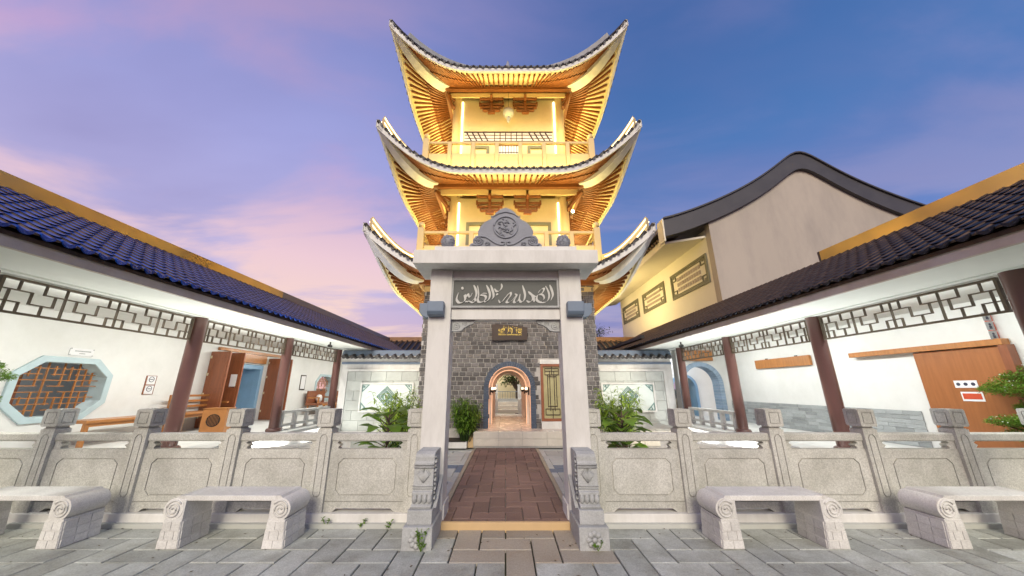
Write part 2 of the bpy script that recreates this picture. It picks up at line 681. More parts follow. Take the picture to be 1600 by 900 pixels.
lay(pv, herring(-5.9, 5.9, 2.75, 4.35, .255, 0, .03, .0065), -.012, .03,
    lambda x, y: 'paverlit' if abs(x + random.uniform(-.15, .15)) < .75 and y > 3.55 else 'paver', 'paving_stone')  # stones before the gate carry the painted warm light
lay(ct, herring(-.72, .72, 4.335, 9.10, .2, 0, .03, .003), .06, .03, lambda x, y: 'paverb', 'path_paver')
for s_ in (-1, 1):
    e = MB()
    for k in range(11):
        e.box(min(s_ * .725, s_ * .785), max(s_ * .725, s_ * .785), 4.64 + k * .4, 5.035 + k * .4, .06, .094)
    e.build('edge_strip', 'edge', ct)
    x0, x1 = (-1.6, -.79) if s_ < 0 else (.79, 1.6)
    lay(ct, herring(x0, x1, 4.64, 8.7, .3, 0, .03, .004), .06, .03,
        lambda x, y: 'bluegrey' if 6.6 < y < 7.1 else 'screenstone', 'side_paver')

# ------------------------------------------------------------------ stone balustrades (fences)
FY = 4.50      # post axis
ph = .085      # half width of post


def inset_face(mb, poly_out, poly_in, y, gap=.010, t=.012, T=None):
    """front layer with an engraved line: frame with a hole plus a centre plate"""
    T = T or FR(y)
    mb.plate([poly_out, poly_in], 0, t, T)
    mb.plate([shrink(poly_in, gap)], 0, t, T)


def make_post(parent):
    b = MB()
    h = ph
    b.box(-h + .012, h - .012, -h + .012, h - .012, .143, 1.03)
    pin = [(-.045, .33), (-.02, .30), (.02, .30), (.045, .33), (.045, .93), (.02, .965), (-.02, .965), (-.045, .93)]
    for rot in range(4):
        A = Matrix.Rotation(rot * pi / 2, 3, 'Z')
        inset_face(b, rect(-h, h, .143, 1.02), pin, 0, .009, .0125, lambda u, v, d, A=A: tuple(A @ Vector((u, -h + .012 - d, v))))
    post = b.build('post', 'granite', parent)
    c = MB()
    c.box(-h + .022, h - .022, -h + .022, h - .022, 1.02, 1.052)
    H = h + .012
    c.box(-H + .01, H - .01, -H + .01, H - .01, 1.052, 1.245)
    for rot in range(4):
        A = Matrix.Rotation(rot * pi / 2, 3, 'Z')
        inset_face(c, octo(-H, H, 1.052, 1.25, .015), rect(-.06, .06, 1.085, 1.215), 0, .008, .0105, lambda u, v, d, A=A: tuple(A @ Vector((u, -H + .01 - d, v))))
    c.build('post_head', 'granite', post)
    return post


def make_fence(name, label, xs):
    t = thing(name, label, 'balustrade', (0, FY, 0))
    x0, x1 = min(xs), max(xs)
    MB().box(x0 - .1 if x0 < 0 else x0 - .06, x1 + .06 if x0 < 0 else x1 + .1, -.115, .14, -.01, .142).build('plinth', 'white', t, bevel=.006)
    proto = None
    for x in xs:
        if proto is None:
            proto = make_post(t)
            proto.location.x = x
        else:
            c = proto.copy()
            COL.objects.link(c)
            c.parent = t
            c.location.x = x
            ch = proto.children[0].copy()
            COL.objects.link(ch)
            ch.parent = c
    for a, b in zip(xs[:-1], xs[1:]):
        u0, u1 = a + ph + .002, b - ph - .002
        # rail
        r = MB()
        prof = [(-.045, .885), (.045, .885), (.055, .90), (.055, .962), (.04, .975), (-.04, .975), (-.055, .962), (-.055, .90)]
        r.plate([prof], u0, u1, lambda u, v, d: (d, u, v))
        r.build('rail', 'granite', t)
        # little vase shaped supports at the ends below the rail
        for sgn, ux in ((1, u0), (-1, u1)):
            sp = MB()
            out_ = [(ux, .798), (ux + sgn * .09, .798), (ux + sgn * .075, .815), (ux + sgn * .10, .84), (ux + sgn * .06, .865), (ux + sgn * .085, .884), (ux, .884)]
            sp.plate([out_], -.04, .04, lambda u, v, d: (u, d, v))
            sp.build('rail_support', 'granite', t)
        # panel
        p = MB()
        po = [(u0, .143), (u0 + .10, .143), (u0 + .15, .178), (u1 - .15, .178), (u1 - .10, .143), (u1, .143), (u1, .797), (u0, .797)]
        p.plate([po], -.04, .036, lambda u, v, d: (u, d, v))
        pin = octo(u0 + .11, u1 - .11, .31, .70, .055)
        for sg in (-1, 1):
            T = (lambda u, v, d: (u, -.040 - d, v)) if sg < 0 else (lambda u, v, d: (u, .036 + d, v))
            p.plate([rect(u0, u1, .252, .797), pin], 0, .012, T)
            p.plate([shrink(pin, .011)], 0, .012, T)
            p.plate([[(u0, .143), (u0 + .10, .143), (u0 + .15, .178), (u1 - .15, .178), (u1 - .10, .143), (u1, .143), (u1, .244), (u0, .244)]], 0, .013, T)
        p.build('panel', 'granite', t)
    return t


make_fence('stone_balustrade', 'grey granite balustrade with engraved panels left of the white gate', [-6.60, -5.50, -4.38, -3.265, -2.17, -1.085])
make_fence('stone_balustrade', 'grey granite balustrade with engraved panels right of the white gate', [1.05, 2.145, 3.25, 4.375, 5.48, 6.58])


# ------------------------------------------------------------------ stone benches
def make_bench():
    t = thing('stone_bench', '', 'bench')
    for sx in (-1, 1):
        cx = sx * .505
        b = MB()
        # flared block, depth along y
        b.plate([[(cx - .105, 0), (cx + .105, 0), (cx + .085, .25), (cx - .085, .25)]], 0, .36, lambda u, v, d: (u, d, v))
        # shoulder bulging outwards with the scroll
        arc = [(cx + sx * .0, .24)]
        n = 14
        sc_ = [(cx + sx * .02 + .098 * cos(a), .335 + .098 * sin(a)) for a in [2 * pi * k / 24 for k in range(24)]]
        b.plate([sc_], .002, .358, lambda u, v, d: (u, d, v))
        b.plate([[(cx - sx * .085, .24), (cx + sx * .03, .24), (cx + sx * .03, .42), (cx - sx * .085, .42)]], .006, .354, lambda u, v, d: (u, d, v))
        leg = b.build('leg', 'bench', t, smooth='auto', bevel=.006)
        # spiral groove ridge on the front end
        sp = MB()
        pts = []
        for k in range(44):
            a = k / 43 * 2 * pi * 2.4
            r = .012 + .07 * k / 43
            pts.append((cx + sx * .02 + sx * r * cos(a), -.001, .335 + r * sin(a)))
        sp.tube(pts, .009, 6)
        sp.build('scroll', 'bench', leg, smooth=True)
        # carved courses on the front face of the block
        cs = MB()
        rows = [(.008, .072, (0.0,)), (.080, .150, (-.045, .045)), (.158, .228, (0.0,))]
        for z0, z1, cuts in rows:
            w0 = .100 - .02 * z0 / .25
            xs = [-w0] + list(cuts) + [w0]
            for a, c in zip(xs[:-1], xs[1:]):
                cs.box(cx + a + .003, cx + c - .003, -.006, .01, z0, z1)
        cs.build('carved_blocks', 'bench', leg)['kind'] = 'stuff'
        for k, (z0, z1, cuts) in enumerate(rows):
            w0 = .105 - .02 * z0 / .25
            pl = MB()
            for q in range(3):
                yy = .015 + q * .115
                for s2 in (-1, 1):
                    xa = cx + s2 * (w0 - .004)
                    pl.box(min(xa, xa + s2 * .008), max(xa, xa + s2 * .008), yy, yy + .107, z0, z1)
            pl.build('side_course', 'bench', leg)['kind'] = 'stuff'
    MB().box(-.50, .50, .012, .348, .405, .452).build('seat', 'bench', t, bevel=.006)
    for cx, sx in ((-.485, -1), (.485, 1)):
        MB().plate([[(cx, .40), (cx + sx * .05, .425), (cx + sx * .02, .452), (cx - sx * .03, .453), (cx - sx * .03, .40)]], .01, .35, lambda u, v, d: (u, d, v)).build('seat_end', 'bench', t)
    return t


b0 = make_bench()
bspots = [(-2.74, 'pale stone bench with scroll ends, in front of the balustrade next to left gate pier'),
          (-4.90, 'pale stone bench with scroll ends cut off by the left edge of the photo'),
          (2.69, 'pale stone bench with scroll ends, in front of the balustrade right of the gate'),
          (4.87, 'pale stone bench with scroll ends cut off by the right edge of the photo')]
for i, (x, lab) in enumerate(bspots):
    o = b0 if i == 0 else copy_tree(b0)
    o.location = (x, 3.83, 0.018)
    tag(o, lab, 'bench', 'stone benches along the balustrade')

# ------------------------------------------------------------------ gate
GT = thing('entrance_gate', 'white flat topped gateway with grey calligraphy plaque at the path', 'gate', (0, 4.3, 0))
for s_ in (-1, 1):
    a, b = (-.99, -.705) if s_ < 0 else (.705, .99)
    MB().box(a, b, 0, .30, 0.0, 3.012).build('pier', 'white', GT, bevel=.008)
    # base trim on the inside
    MB().box(min(s_ * .705, s_ * .69), max(s_ * .705, s_ * .69), .06, .40, .0, .24).build('pier_base', 'white', GT)
    # corbels
    for nm, (x0, x1, y0, y1) in (('corbel', (min(s_ * .78, s_ * .985), max(s_ * .78, s_ * .985), -.13, -.002)),
                                 ('side_corbel', (min(s_ * .992, s_ * 1.13), max(s_ * .992, s_ * 1.13), .06, .24))):
        cb = MB()
        if nm == 'corbel':
            pr = [(-.002, 2.55), (-.13, 2.55), (-.13, 2.42), (-.10, 2.38), (-.002, 2.365)]
            cb.plate([pr], x0, x1, lambda u, v, d: (d, u, v))
        else:
            pr = [(s_ * .992, 2.57), (s_ * 1.13, 2.57), (s_ * 1.13, 2.45), (s_ * 1.08, 2.39), (s_ * .992, 2.37)]
            cb.plate([pr], y0, y1, lambda u, v, d: (u, d, v))
        cb.build(nm, 'bluegrey', GT, bevel=.008)
# beam
MB().box(-.704, .704, .05, .26, 2.35, 3.012).build('beam', 'white', GT)
fr = MB()
fr.plate([rect(-.71, .70, 2.497, 2.893), rect(-.685, .675, 2.523, 2.868)], 0, .035, FR(.05))
pq = fr.build('plaque_frame', 'carved', GT)
MB().box(-.685, .675, .032, .05, 2.523, 2.868).build('plaque', 'plaque', GT)
# calligraphy strokes, read off the plaque (units of the plaque panel)
strokes = [
    [(1340, 210), (1358, 260), (1372, 310), (1375, 355), (1348, 415)],
    [(1285, 225), (1312, 280), (1328, 340), (1318, 400), (1280, 438), (1225, 446), (1172, 420), (1166, 375), (1200, 338), (1248, 348), (1262, 395), (1225, 430)],
    [(1185, 322), (1215, 278), (1252, 256), (1266, 272), (1240, 318), (1196, 362), (1152, 388)],
    [(1060, 298), (1098, 338), (1150, 370), (1190, 335)],
    [(1128, 372), (1134, 436)],
    [(1085, 325), (1116, 370), (1108, 415), (1070, 440), (1034, 418)],
    [(985, 218), (1003, 280), (1016, 345), (1006, 405), (972, 440), (942, 412), (952, 340)],
    [(952, 335), (934, 408), (892, 446), (870, 426), (908, 352), (884, 330)],
    [(905, 345), (852, 412), (802, 446), (778, 430), (832, 350), (820, 314), (772, 368), (724, 428), (692, 446), (674, 412)],
    [(708, 195), (716, 238), (692, 284), (652, 300), (620, 262)],
    [(648, 328), (662, 345)],
    [(570, 214), (594, 280), (610, 345), (604, 385), (580, 412)],
    [(515, 214), (542, 270), (562, 335), (552, 395), (515, 436), (486, 428)],
    [(522, 326), (472, 324), (446, 346), (492, 354), (512, 380), (492, 424), (440, 444), (408, 420), (416, 330), (400, 222)],
    [(350, 214), (376, 270), (388, 325), (372, 385), (318, 442)],
    [(338, 420), (370, 396), (376, 430), (340, 446), (290, 424)],
    [(332, 320), (302, 378), (276, 330), (256, 380), (236, 345), (246, 400), (226, 438), (172, 452), (136, 412), (142, 360), (156, 318)],
    [(252, 428), (258, 440)], [(274, 428), (280, 440)],
    [(196, 240), (212, 272)]]


def smooth_path(p, k=5):
    res = []
    n = len(p)
    for i in range(n - 1):
        p0, p1, p2, p3 = p[max(i - 1, 0)], p[i], p[i + 1], p[min(i + 2, n - 1)]
        for j in range(k):
            t = j / k
            res.append(tuple(.5 * (2 * p1[q] + (p2[q] - p0[q]) * t + (2 * p0[q] - 5 * p1[q] + 4 * p2[q] - p3[q]) * t * t +
                                   (3 * p1[q] - p0[q] - 3 * p2[q] + p3[q]) * t ** 3) for q in (0, 1)))
    res.append(p[-1])
    return res


def ribbon(mb, pts, nib, T, t=.006):
    """calligraphic pen: each path point widened along a fixed nib direction"""
    n = len(pts)
    o = len(mb.v)
    for i, (x, y) in enumerate(pts):
        k = min(1, .35 + 3 * min(i, n - 1 - i) / n)
        a = (x - nib[0] * k, y - nib[1] * k)
        b = (x + nib[0] * k, y + nib[1] * k)
        tt_ = t + .00012 * i
        mb.v += [T(*a, 0), T(*b, 0), T(*b, tt_), T(*a, tt_)]
    for i in range(n - 1):
        for k in range(4):
            k2 = (k + 1) % 4
            mb.f.append((o + 4 * i + k, o + 4 * i + k2, o + 4 * i + 4 + k2, o + 4 * i + 4 + k))
    mb.f.append((o, o + 1, o + 2, o + 3))
    e = o + 4 * (n - 1)
    mb.f.append((e, e + 1, e + 2, e + 3))


ca = MB()
TP = lambda x, y, d: (-.690 + (x - 85) / 1350 * 1.37, .0325 - d, 2.868 - (y - 152) / 336 * .345)
for i_, s_ in enumerate(strokes):
    ribbon(ca, smooth_path(s_), (13, -9), TP, .006 + .0004 * i_)
ca.build('calligraphy', 'letter', GT, fix=True)['kind'] = 'stuff'
# corner brackets below the beam
for s_ in (-1, 1):
    br = MB()
    o_ = [(.70, 2.349), (.40, 2.349), (.405, 2.325), (.43, 2.30), (.48, 2.285), (.54, 2.25), (.575, 2.21), (.63, 2.20), (.70, 2.20)]
    br.plate([[(s_ * u, v) for u, v in o_]], 0, .06, lambda u, v, d: (u, .10 + d, v))
    bo = br.build('corner_bracket', 'carved', GT)
    sp = MB()
    for cx, cz, r0, tn, dr in ((.635, 2.275, .045, 2, 1), (.53, 2.305, .026, 1.6, -1), (.455, 2.325, .016, 1.3, 1)):
        sp.tube([(s_ * (cx + dr * (.006 + r0 * k / 24) * cos(2 * pi * tn * k / 24)), .099, cz + (.006 + r0 * k / 24) * sin(2 * pi * tn * k / 24)) for k in range(25)], .006, 5)
    sp.build('scroll', 'carved', bo, smooth=True)
# cap
MB().box(-1.175, 1.175, -.25, .45, 3.013, 3.195).build('cap_slab', 'white', GT, bevel=.006)
MB().box(-.92, .92, -.20, .40, 3.196, 3.265).build('upper_slab', 'white', GT, bevel=.006)
# drum stones (stepped, carved)
for s_ in (-1, 1):
    cx = s_ * .85
    d = MB()
    d.box(cx - .145, cx + .145, -.50, .0, .0, .21)
    base_ = d.build('pedestal_stone', 'carved', GT, bevel=.008)
    d = MB()
    d.box(cx - .122, cx + .122, -.44, -.002, .21, .335)
    d.build('pedestal_step', 'carved', base_, bevel=.006)
    d = MB()
    d.plate([[(-.40, .335), (-.41, .36), (-.37, .38), (-.37, .44), (-.385, .455), (-.385, .48), (-.36, .49), (-.345, .72), (-.35, .74),
              (-.335, .76), (-.335, .80), (-.32, .825), (-.27, .845), (-.002, .845), (-.002, .335)]], cx - .102, cx + .102, lambda u, v, dd: (dd, u, v))
    d.build('pedestal_body', 'carved', base_, bevel=.006)
    # lotus petals, leaf and rosette carving
    q = MB()
    for k in range(4):
        q.lathe([(.004, -.045), (.026, -.02), (.028, .01), (.016, .045)], (cx - .075 + k * .05, -.373, .415), 8)
    for k in range(9):
        a = -1.1 + k * .275
        q.tube([(cx, -.35, .56), (cx + .035 * sin(a) , -.362, .60 + .03 * cos(a)), (cx + .078 * sin(a), -.352, .61 + .085 * cos(a))], [.010, .014, .004], 6)
    for zz_ in (.503, .525, .70, .725):
        q.box(cx - .105, cx + .105, -.366, -.34, zz_, zz_ + .010)
    for k in range(8):
        a = 2 * pi * k / 8
        q.lathe([(.002, -.012), (.028, -.006), (.028, .004), (.002, .008)], (cx + .052 * cos(a), -.501, .105 + .052 * sin(a)), 8, 'Y')
    q.lathe([(.002, -.016), (.026, -.008), (.026, .006)], (cx, -.503, .105), 8, 'Y')
    for k in range(5):
        zq = .40 + k * .085
        xs_ = cx - s_ * .112
        q.tube([(xs_, -.33 + .0 * k, zq), (xs_ - s_ * .006, -.29, zq + .03), (xs_, -.32, zq + .06)], .012, 5)
    q.build('relief', 'carved', base_, smooth=True)['kind'] = 'stuff'
    # sloped wing behind
    MB().plate([[(-.36, .335), (-.30, .335), (-.004, .52), (-.004, .56)]], cx - s_ * .11, cx - s_ * .145, lambda u, v, dd: (dd, u, v)).build('pedestal_wing', 'carved', base_)
# crest ornament
cr = MB()
half = [(.47, 3.266), (.475, 3.29), (.455, 3.315), (.425, 3.325), (.43, 3.37), (.40, 3.425), (.36, 3.44), (.365, 3.50), (.335, 3.575), (.275, 3.645), (.215, 3.685),
        (.19, 3.70), (.20, 3.755), (.175, 3.735), (.165, 3.72), (.125, 3.80), (.065, 3.85), (0, 3.875)]
ol = [(u, v) for u, v in half] + [(-u, v) for u, v in reversed(half[:-1])]
cr.plate([ol], 0, .10, lambda u, v, d: (u, .0 + d, v))
crest = cr.build('crest', 'greystone', GT, bevel=.008)
crest.location = (0, -.185, 3.266 * .06)
crest.scale = (1, 1, .94)
cq = MB()
ring = [(.155 * cos(2 * pi * k / 36), -.004, 3.56 + .165 * sin(2 * pi * k / 36)) for k in range(37)]
cq.tube(ring, .014, 6, cap=False)
for s_ in (-1, 1):
    cq.tube([(s_ * (.345 + (.008 + .058 * k / 36) * cos(2.3 * 2 * pi * k / 36)), -.006, 3.345 + (.008 + .062 * k / 36) * sin(2.3 * 2 * pi * k / 36)) for k in range(37)], .012, 6)
    cq.tube([(s_ * x, -.006, z) for x, z in smooth_path([(.34, 3.42), (.25, 3.40), (.17, 3.34), (.10, 3.30), (.03, 3.29), (.02, 3.33), (.06, 3.335)])], .012, 6)
    cq.tube([(s_ * (.24 + (.004 + .03 * k / 20) * cos(2 * pi * 1.6 * k / 20)), -.006, 3.305 + (.004 + .03 * k / 20) * sin(2 * pi * 1.6 * k / 20)) for k in range(21)], .009, 6)
    cq.tube([(s_ * x, -.006, z) for x, z in smooth_path([(.17, 3.72), (.10, 3.77), (.0, 3.80)])], .009, 6)
    cq.tube([(s_ * x, -.006, z) for x, z in ((.44, 3.30), (.40, 3.285), (.36, 3.275))], .014, 6)
cq.build('crest_scrollwork', 'greystone', crest, smooth=True)['kind'] = 'stuff'
cf_ = MB()
random.seed(3)
for k in range(46):
    a = random.uniform(0, 2 * pi)
    r = .135 * math.sqrt(random.random())
    b = random.uniform(0, pi)
    x, z = r * cos(a), 3.56 + r * 1.05 * sin(a)
    l = random.uniform(.015, .04)
    cf_.tube([(x - l * cos(b), -.001, z - l * sin(b)), (x, -.012, z), (x + l * cos(b), -.001, z + l * sin(b))], [.003, .010, .003], 5)
cf_.build('crest_relief', 'greystone', crest, smooth=True)['kind'] = 'stuff'
for s_ in (-1, 1):
    sp = MB()
    prof = [(.045, 0)] + [(.088 * sin(pi * (.12 + .86 * k / 12)), .095 - .098 * cos(pi * (.06 + .94 * k / 12))) for k in range(13)]
    sp.lathe(prof, (s_ * .765, -.10, 3.266), 18)
    for k in range(70):
        a = random.uniform(pi, 2 * pi)
        t_ = random.uniform(.2, .85)
        r = .088 * sin(pi * t_)
        sp.lathe([(.004, -.012), (.014, 0), (.004, .012)], (s_ * .765 + r * cos(a), -.10 + r * sin(a), 3.266 + .095 - .098 * cos(pi * t_)), 6)
    sp.build('finial_ball', 'greystone', GT, smooth=True)
# threshold
MB().box(-.704, .704, -.015, .028, -.008, .092).build('threshold', 'tan', GT, bevel=.005)
# spotlights
for s_, lab in ((-1, 'small black floodlight on the left end of the gate cap'), (1, 'small black floodlight on the right end of the gate cap')):
    t = thing('floodlight', lab, 'floodlight', (s_ * .985, 4.38, 3.196), 0, 'floodlights on the gate')
    b = MB()
    Tm = Matrix.Translation((0, 0, .075)) @ Matrix.Rotation(R(38), 4, 'X') @ Matrix.Rotation(s_ * R(-25), 4, 'Z')
    n = 14
    pr = [(.03, -.06), (.04, -.05), (.042, .05), (.045, .055), (.037, .056), (.035, .045), (.002, .044)]
    b2 = MB().lathe(pr, (0, 0, 0), 14, 'Y')
    b.add([Tm @ Vector(p) for p in b2.v], b2.f)
    b.build('housing', 'black', t, smooth='auto')
    k = MB()
    k.tube([(-.05, 0, .075), (-.05, 0, .0), (.05, 0, .0), (.05, 0, .075)], .006, 5)
    k.build('bracket', 'black', t)

# ------------------------------------------------------------------ pagoda tower
TX, TY = .1, 12.3
TW = thing('pagoda_tower', 'three tier pagoda tower with upswept golden lit eaves over grey brick base', 'tower', (TX, TY, 0))
SH = 2.5
# mortar backing walls with the tunnel arch
ACX, AZ0 = .01, .46


def arch_loop(cx, hw, spring, z0, n=20):
    pts = [(cx - hw, z0)]
    for k in range(n + 1):
        a = pi - pi * k / n
        pts.append((cx + hw * cos(a), spring + hw * sin(a)))
    pts.append((cx + hw, z0))
    return pts


wb = MB()
win = rect(.88, 1.45, .66, 2.14)
outer = rect(-SH, SH, .1, 4.9)
# arch notch joined to outline at the bottom
al = arch_loop(ACX, .57, 1.50, .1)
outl = [(-SH, .1)] + al + [(SH, .1), (SH, 4.9), (-SH, 4.9)]
wb.plate([outl, win], 0, .3, lambda u, v, d: (u, -SH + d, v))
wb.plate([[(-SH, .1)] + al + [(SH, .1), (SH, 4.9), (-SH, 4.9)]], 0, .3, lambda u, v, d: (u, SH - d, v))
wb.box(-SH, -SH + .3, -SH + .3, SH - .3, .1, 4.9)
wb.box(SH - .3, SH, -SH + .3, SH - .3, .1, 4.9)
wall = wb.build('base_wall', 'mortar', TW)
# bricks
random.seed(11)
bw, bh = .192, .1225


def brick_mesh(wd):
    b = MB()
    x, z, c = wd / 2 - .009, bh / 2 - .009, .006
    ds = .022
    b.add([(-x, .0, -z), (x, .0, -z), (x, .0, z), (-x, .0, z), (-x, -ds + c, -z), (x, -ds + c, -z), (x, -ds + c, z), (-x, -ds + c, z),
           (-x + c, -ds, -z + c), (x - c, -ds, -z + c), (x - c, -ds, z - c), (-x + c, -ds, z - c)],
          [(0, 1, 5, 4), (1, 2, 6, 5), (2, 3, 7, 6), (3, 0, 4, 7), (4, 5, 9, 8), (5, 6, 10, 9), (6, 7, 11, 10), (7, 4, 8, 11), (8, 9, 10, 11)])
    return b


bm_full = brick_mesh(bw).mesh('brick', 'brick')
bm_half = brick_mesh(bw / 2).mesh('brick', 'brick')
cands = []
row = 0
z = .46 + bh / 2
while z < 4.75:
    off = [0, .5, .25, .75][row % 4] * bw
    x = -SH + off - bw
    while x < SH + bw:
        a, b = max(x, -SH), min(x + bw, SH)
        if b - a > .05:
            c = (a + b) / 2
            r_ = math.hypot(c - ACX, z - 1.5)
            in_arch = (z < 1.5 and abs(c - ACX) < .63) or (z >= 1.5 and r_ < .64)
            in_win = .80 < c < 1.53 and .56 < z < 2.30
            if not in_arch and not in_win:
                cands.append((c, z, b - a))
        x += bw
    z += bh
    row += 1
vis = sorted(cands, key=lambda q: (0 if (abs(q[0]) < 1.75 and .55 < q[1] < 3.45) else 1, abs(q[0])))
for c, z, wd in vis[:298]:
    o = inst('brick', bm_full if wd > bw * .9 else bm_half, wall, (c, -SH - random.uniform(-.006, .004), z))
    if wd <= bw * .9:
        o.scale = ((wd - .016) / (bw / 2 - .016), 1, 1)
rest = MB()
for c, z, wd in vis[298:]:
    q = brick_mesh(wd)
    yo = -SH - random.uniform(-.006, .004)
    rest.add([(p[0] + c, p[1] + yo, p[2] + z) for p in q.v], q.f)
# side faces of the base
for sx in (-1, 1):
    z = .46 + bh / 2
    row = 0
    while z < 4.75:
        y = -SH + (row % 2) * bw / 2
        while y < SH - bw:
            q = brick_mesh(bw)
            rest.add([(sx * (SH - p[1]), y + bw / 2 + p[0], p[2] + z) for p in q.v], q.f)
            y += bw
        z += bh
        row += 1
rb = rest.build('brickwork', 'brick', wall, fix=True)
rb['kind'] = 'stuff'
# arch surround of ribbed blue blocks
av = MB()
for k in range(30):
    a0, a1 = pi * k / 30 + .006, pi * (k + 1) / 30 - .006
    av.add([(ACX + r * cos(a), y, 1.5 + r * sin(a)) for y in (-SH - .07, -SH + .32) for a in (a0, a1) for r in (.575, .71)],
           [(0, 1, 3, 2), (4, 6, 7, 5), (0, 4, 5, 1), (2, 3, 7, 6), (0, 2, 6, 4), (1, 5, 7, 3)])
for sx in (-1, 1):
    for k in range(14):
        z0 = .462 + k * (1.04 / 14)
        xa, xb = ACX + sx * .575, ACX + sx * .71
        av.box(min(xa, xb), max(xa, xb), -SH - .07, -SH + .32, z0 + .002, z0 + 1.04 / 14 - .002)
av.build('arch_surround', 'archblue', TW)
# tunnel lining
tl = MB()
tl.grid(lambda u, v: (ACX + .6 * cos(pi - pi * u), -SH + .3 + v * (2 * SH - .6), 1.5 + .6 * sin(pi - pi * u)), 20, 6)
tl.box(ACX - .66, ACX - .60, -SH + .3, SH - .3, .40, 1.5)
tl.box(ACX + .60, ACX + .66, -SH + .3, SH - .3, .40, 1.5)
for yy in (-1.35, 1.0, 1.9):
    lp = [(ACX - .60, .44)] + arch_loop(ACX, .60, 1.5, .44)[1:-1] + [(ACX + .60, .44)]
    ip = list(reversed(arch_loop(ACX, .52, 1.5, .44)))
    tl.plate([lp + ip], 0, .16, lambda u, v, d, yy=yy: (u, yy + d, v))
tl.build('tunnel_lining', 'white', TW, smooth='auto')
for yy in (-SH + .0, -1.37):
    hw = .57 if yy < -2 else .525
    e = MB()
    e.tube([(ACX + hw * cos(pi * k / 24), yy + .01, 1.5 + hw * sin(pi * k / 24)) for k in range(25)], .012, 6)
    for sx in (-1, 1):
        e.tube([(ACX + sx * hw, yy + .01, .47), (ACX + sx * hw, yy + .01, 1.28)], .010, 6)
    e.build('tunnel_led', 'ledpeach', TW)
for i, (yy, sx) in enumerate(((-1.9, -1), (-1.9, 1), (.4, -1), (.4, 1))):
    s1 = MB()
    s1.box(ACX + sx * .56 - .02, ACX + sx * .56 + .02, yy - .05, yy + .05, 1.30, 1.52)
    s1.lathe([(.02, -.06), (.05, -.03), (.05, .0), (.03, .02)], (ACX + sx * .49, yy, 1.42), 10)
    sco = s1.build('wall_lamp', 'black', TW)
    MB().lathe([(.01, -.045), (.04, -.025), (.046, 0), (.04, .025), (.01, .045)], (ACX + sx * .49, yy, 1.48), 12).build('globe', 'globe', sco, smooth=True)
PEACH = (1, .46, .26)
light('tunnel_light', 'AREA', (TX + ACX, TY - 1.6, 1.95), 12, PEACH, .5, 1.2)
light('tunnel_light_back', 'AREA', (TX + ACX, TY + .8, 1.95), 8, PEACH, .5, 1.6)
light('tunnel_light_front', 'AREA', (TX + ACX, TY - SH - .05, 1.98), 4, PEACH, .5, .12, (R(-35), 0, 0))
# window on the right of the arch
wf = MB()
wf.plate([rect(.87, 1.50, .64, 2.14), rect(.945, 1.425, .71, 2.07)], 0, .12, lambda u, v, d: (u, -SH - .04 + d, v))
wfo = wf.build('window', 'woodred', TW, bevel=.005)
gl = MB().box(.945, 1.425, -SH + .03, -SH + .035, .71, 2.07).build('pane', mat('window_glass', (.36, .33, .18), .12, var=.25, scale=2, emit=(.8, .7, .35), estr=.10), wfo)
lt = MB()


def bar(mb, x0, z0, x1, z1, y, t=.009, dp=.012):
    if x0 == x1:
        mb.box(x0 - t, x0 + t, y - dp, y, min(z0, z1), max(z0, z1))
    else:
        mb.box(min(x0, x1), max(x0, x1), y - dp - .001, y + .001, z0 - t, z0 + t)


cxw = 1.185
for sx in (-1, 1):
    for dx, za, zb in ((.06, .90, 1.95), (.12, 1.0, 1.85), (.19, .80, .95), (.19, 1.85, 2.02)):
        bar(lt, cxw + sx * dx, za, cxw + sx * dx, zb, -SH + .01)
for zz_ in (.80, .95, 1.85, 1.95, 2.02):
    bar(lt, cxw - .19, zz_, cxw + .19, zz_, -SH + .01)
for zz_ in (1.02, 1.80):
    bar(lt, cxw - .12, zz_, cxw + .12, zz_, -SH + .01)
bar(lt, cxw, .71, cxw, .95, -SH + .01)
bar(lt, cxw, 1.85, cxw, 2.07, -SH + .01)
lt.build('window_lattice', 'wooddark', wfo)
MB().box(.85, 1.52, -SH - .05, -SH + .02, 2.142, 2.26).build('lintel', 'white', TW)
MB().box(.86, 1.52, -SH - .12, -SH + .0, .46, .638).build('window_sill', 'white', TW)

# platform and steps in front of the tower (two courses of cream tiles)
pf = struct(MB().box(-.80, 4.8, 9.12, 14.9, .09, .44).build('tower_platform', 'mortar'))
for r_ in range(2):
    for k in range(9):
        x0 = -.78 + k * .60
        MB().box(x0 + .003, x0 + .597, 9.10, 9.13, .132 + r_ * .163, .132 + r_ * .163 + .158).build('tile', 'tile', pf, bevel=.003)
tm = stone_mesh(.597, .597, .022, 'tile', .003)
for j in range(10):
    for k in range(9):
        if abs(-.48 + k * .6 - .1) > 2.2 and 9.40 + j * .6 > 9.6:
            continue
        inst('floor_tile', tm, pf, (-.48 + k * .6, 9.40 + j * .6, .44))
MB().plate([[(9.06, .10), (9.62, .10), (9.62, .475), (9.45, .475)]], -.93, -.79, lambda u, v, d: (d, u, v)).build('step_cheek', 'tan', pf, bevel=.004)


def rot_side(k):
    return Matrix.Rotation(k * pi / 2, 3, 'Z')


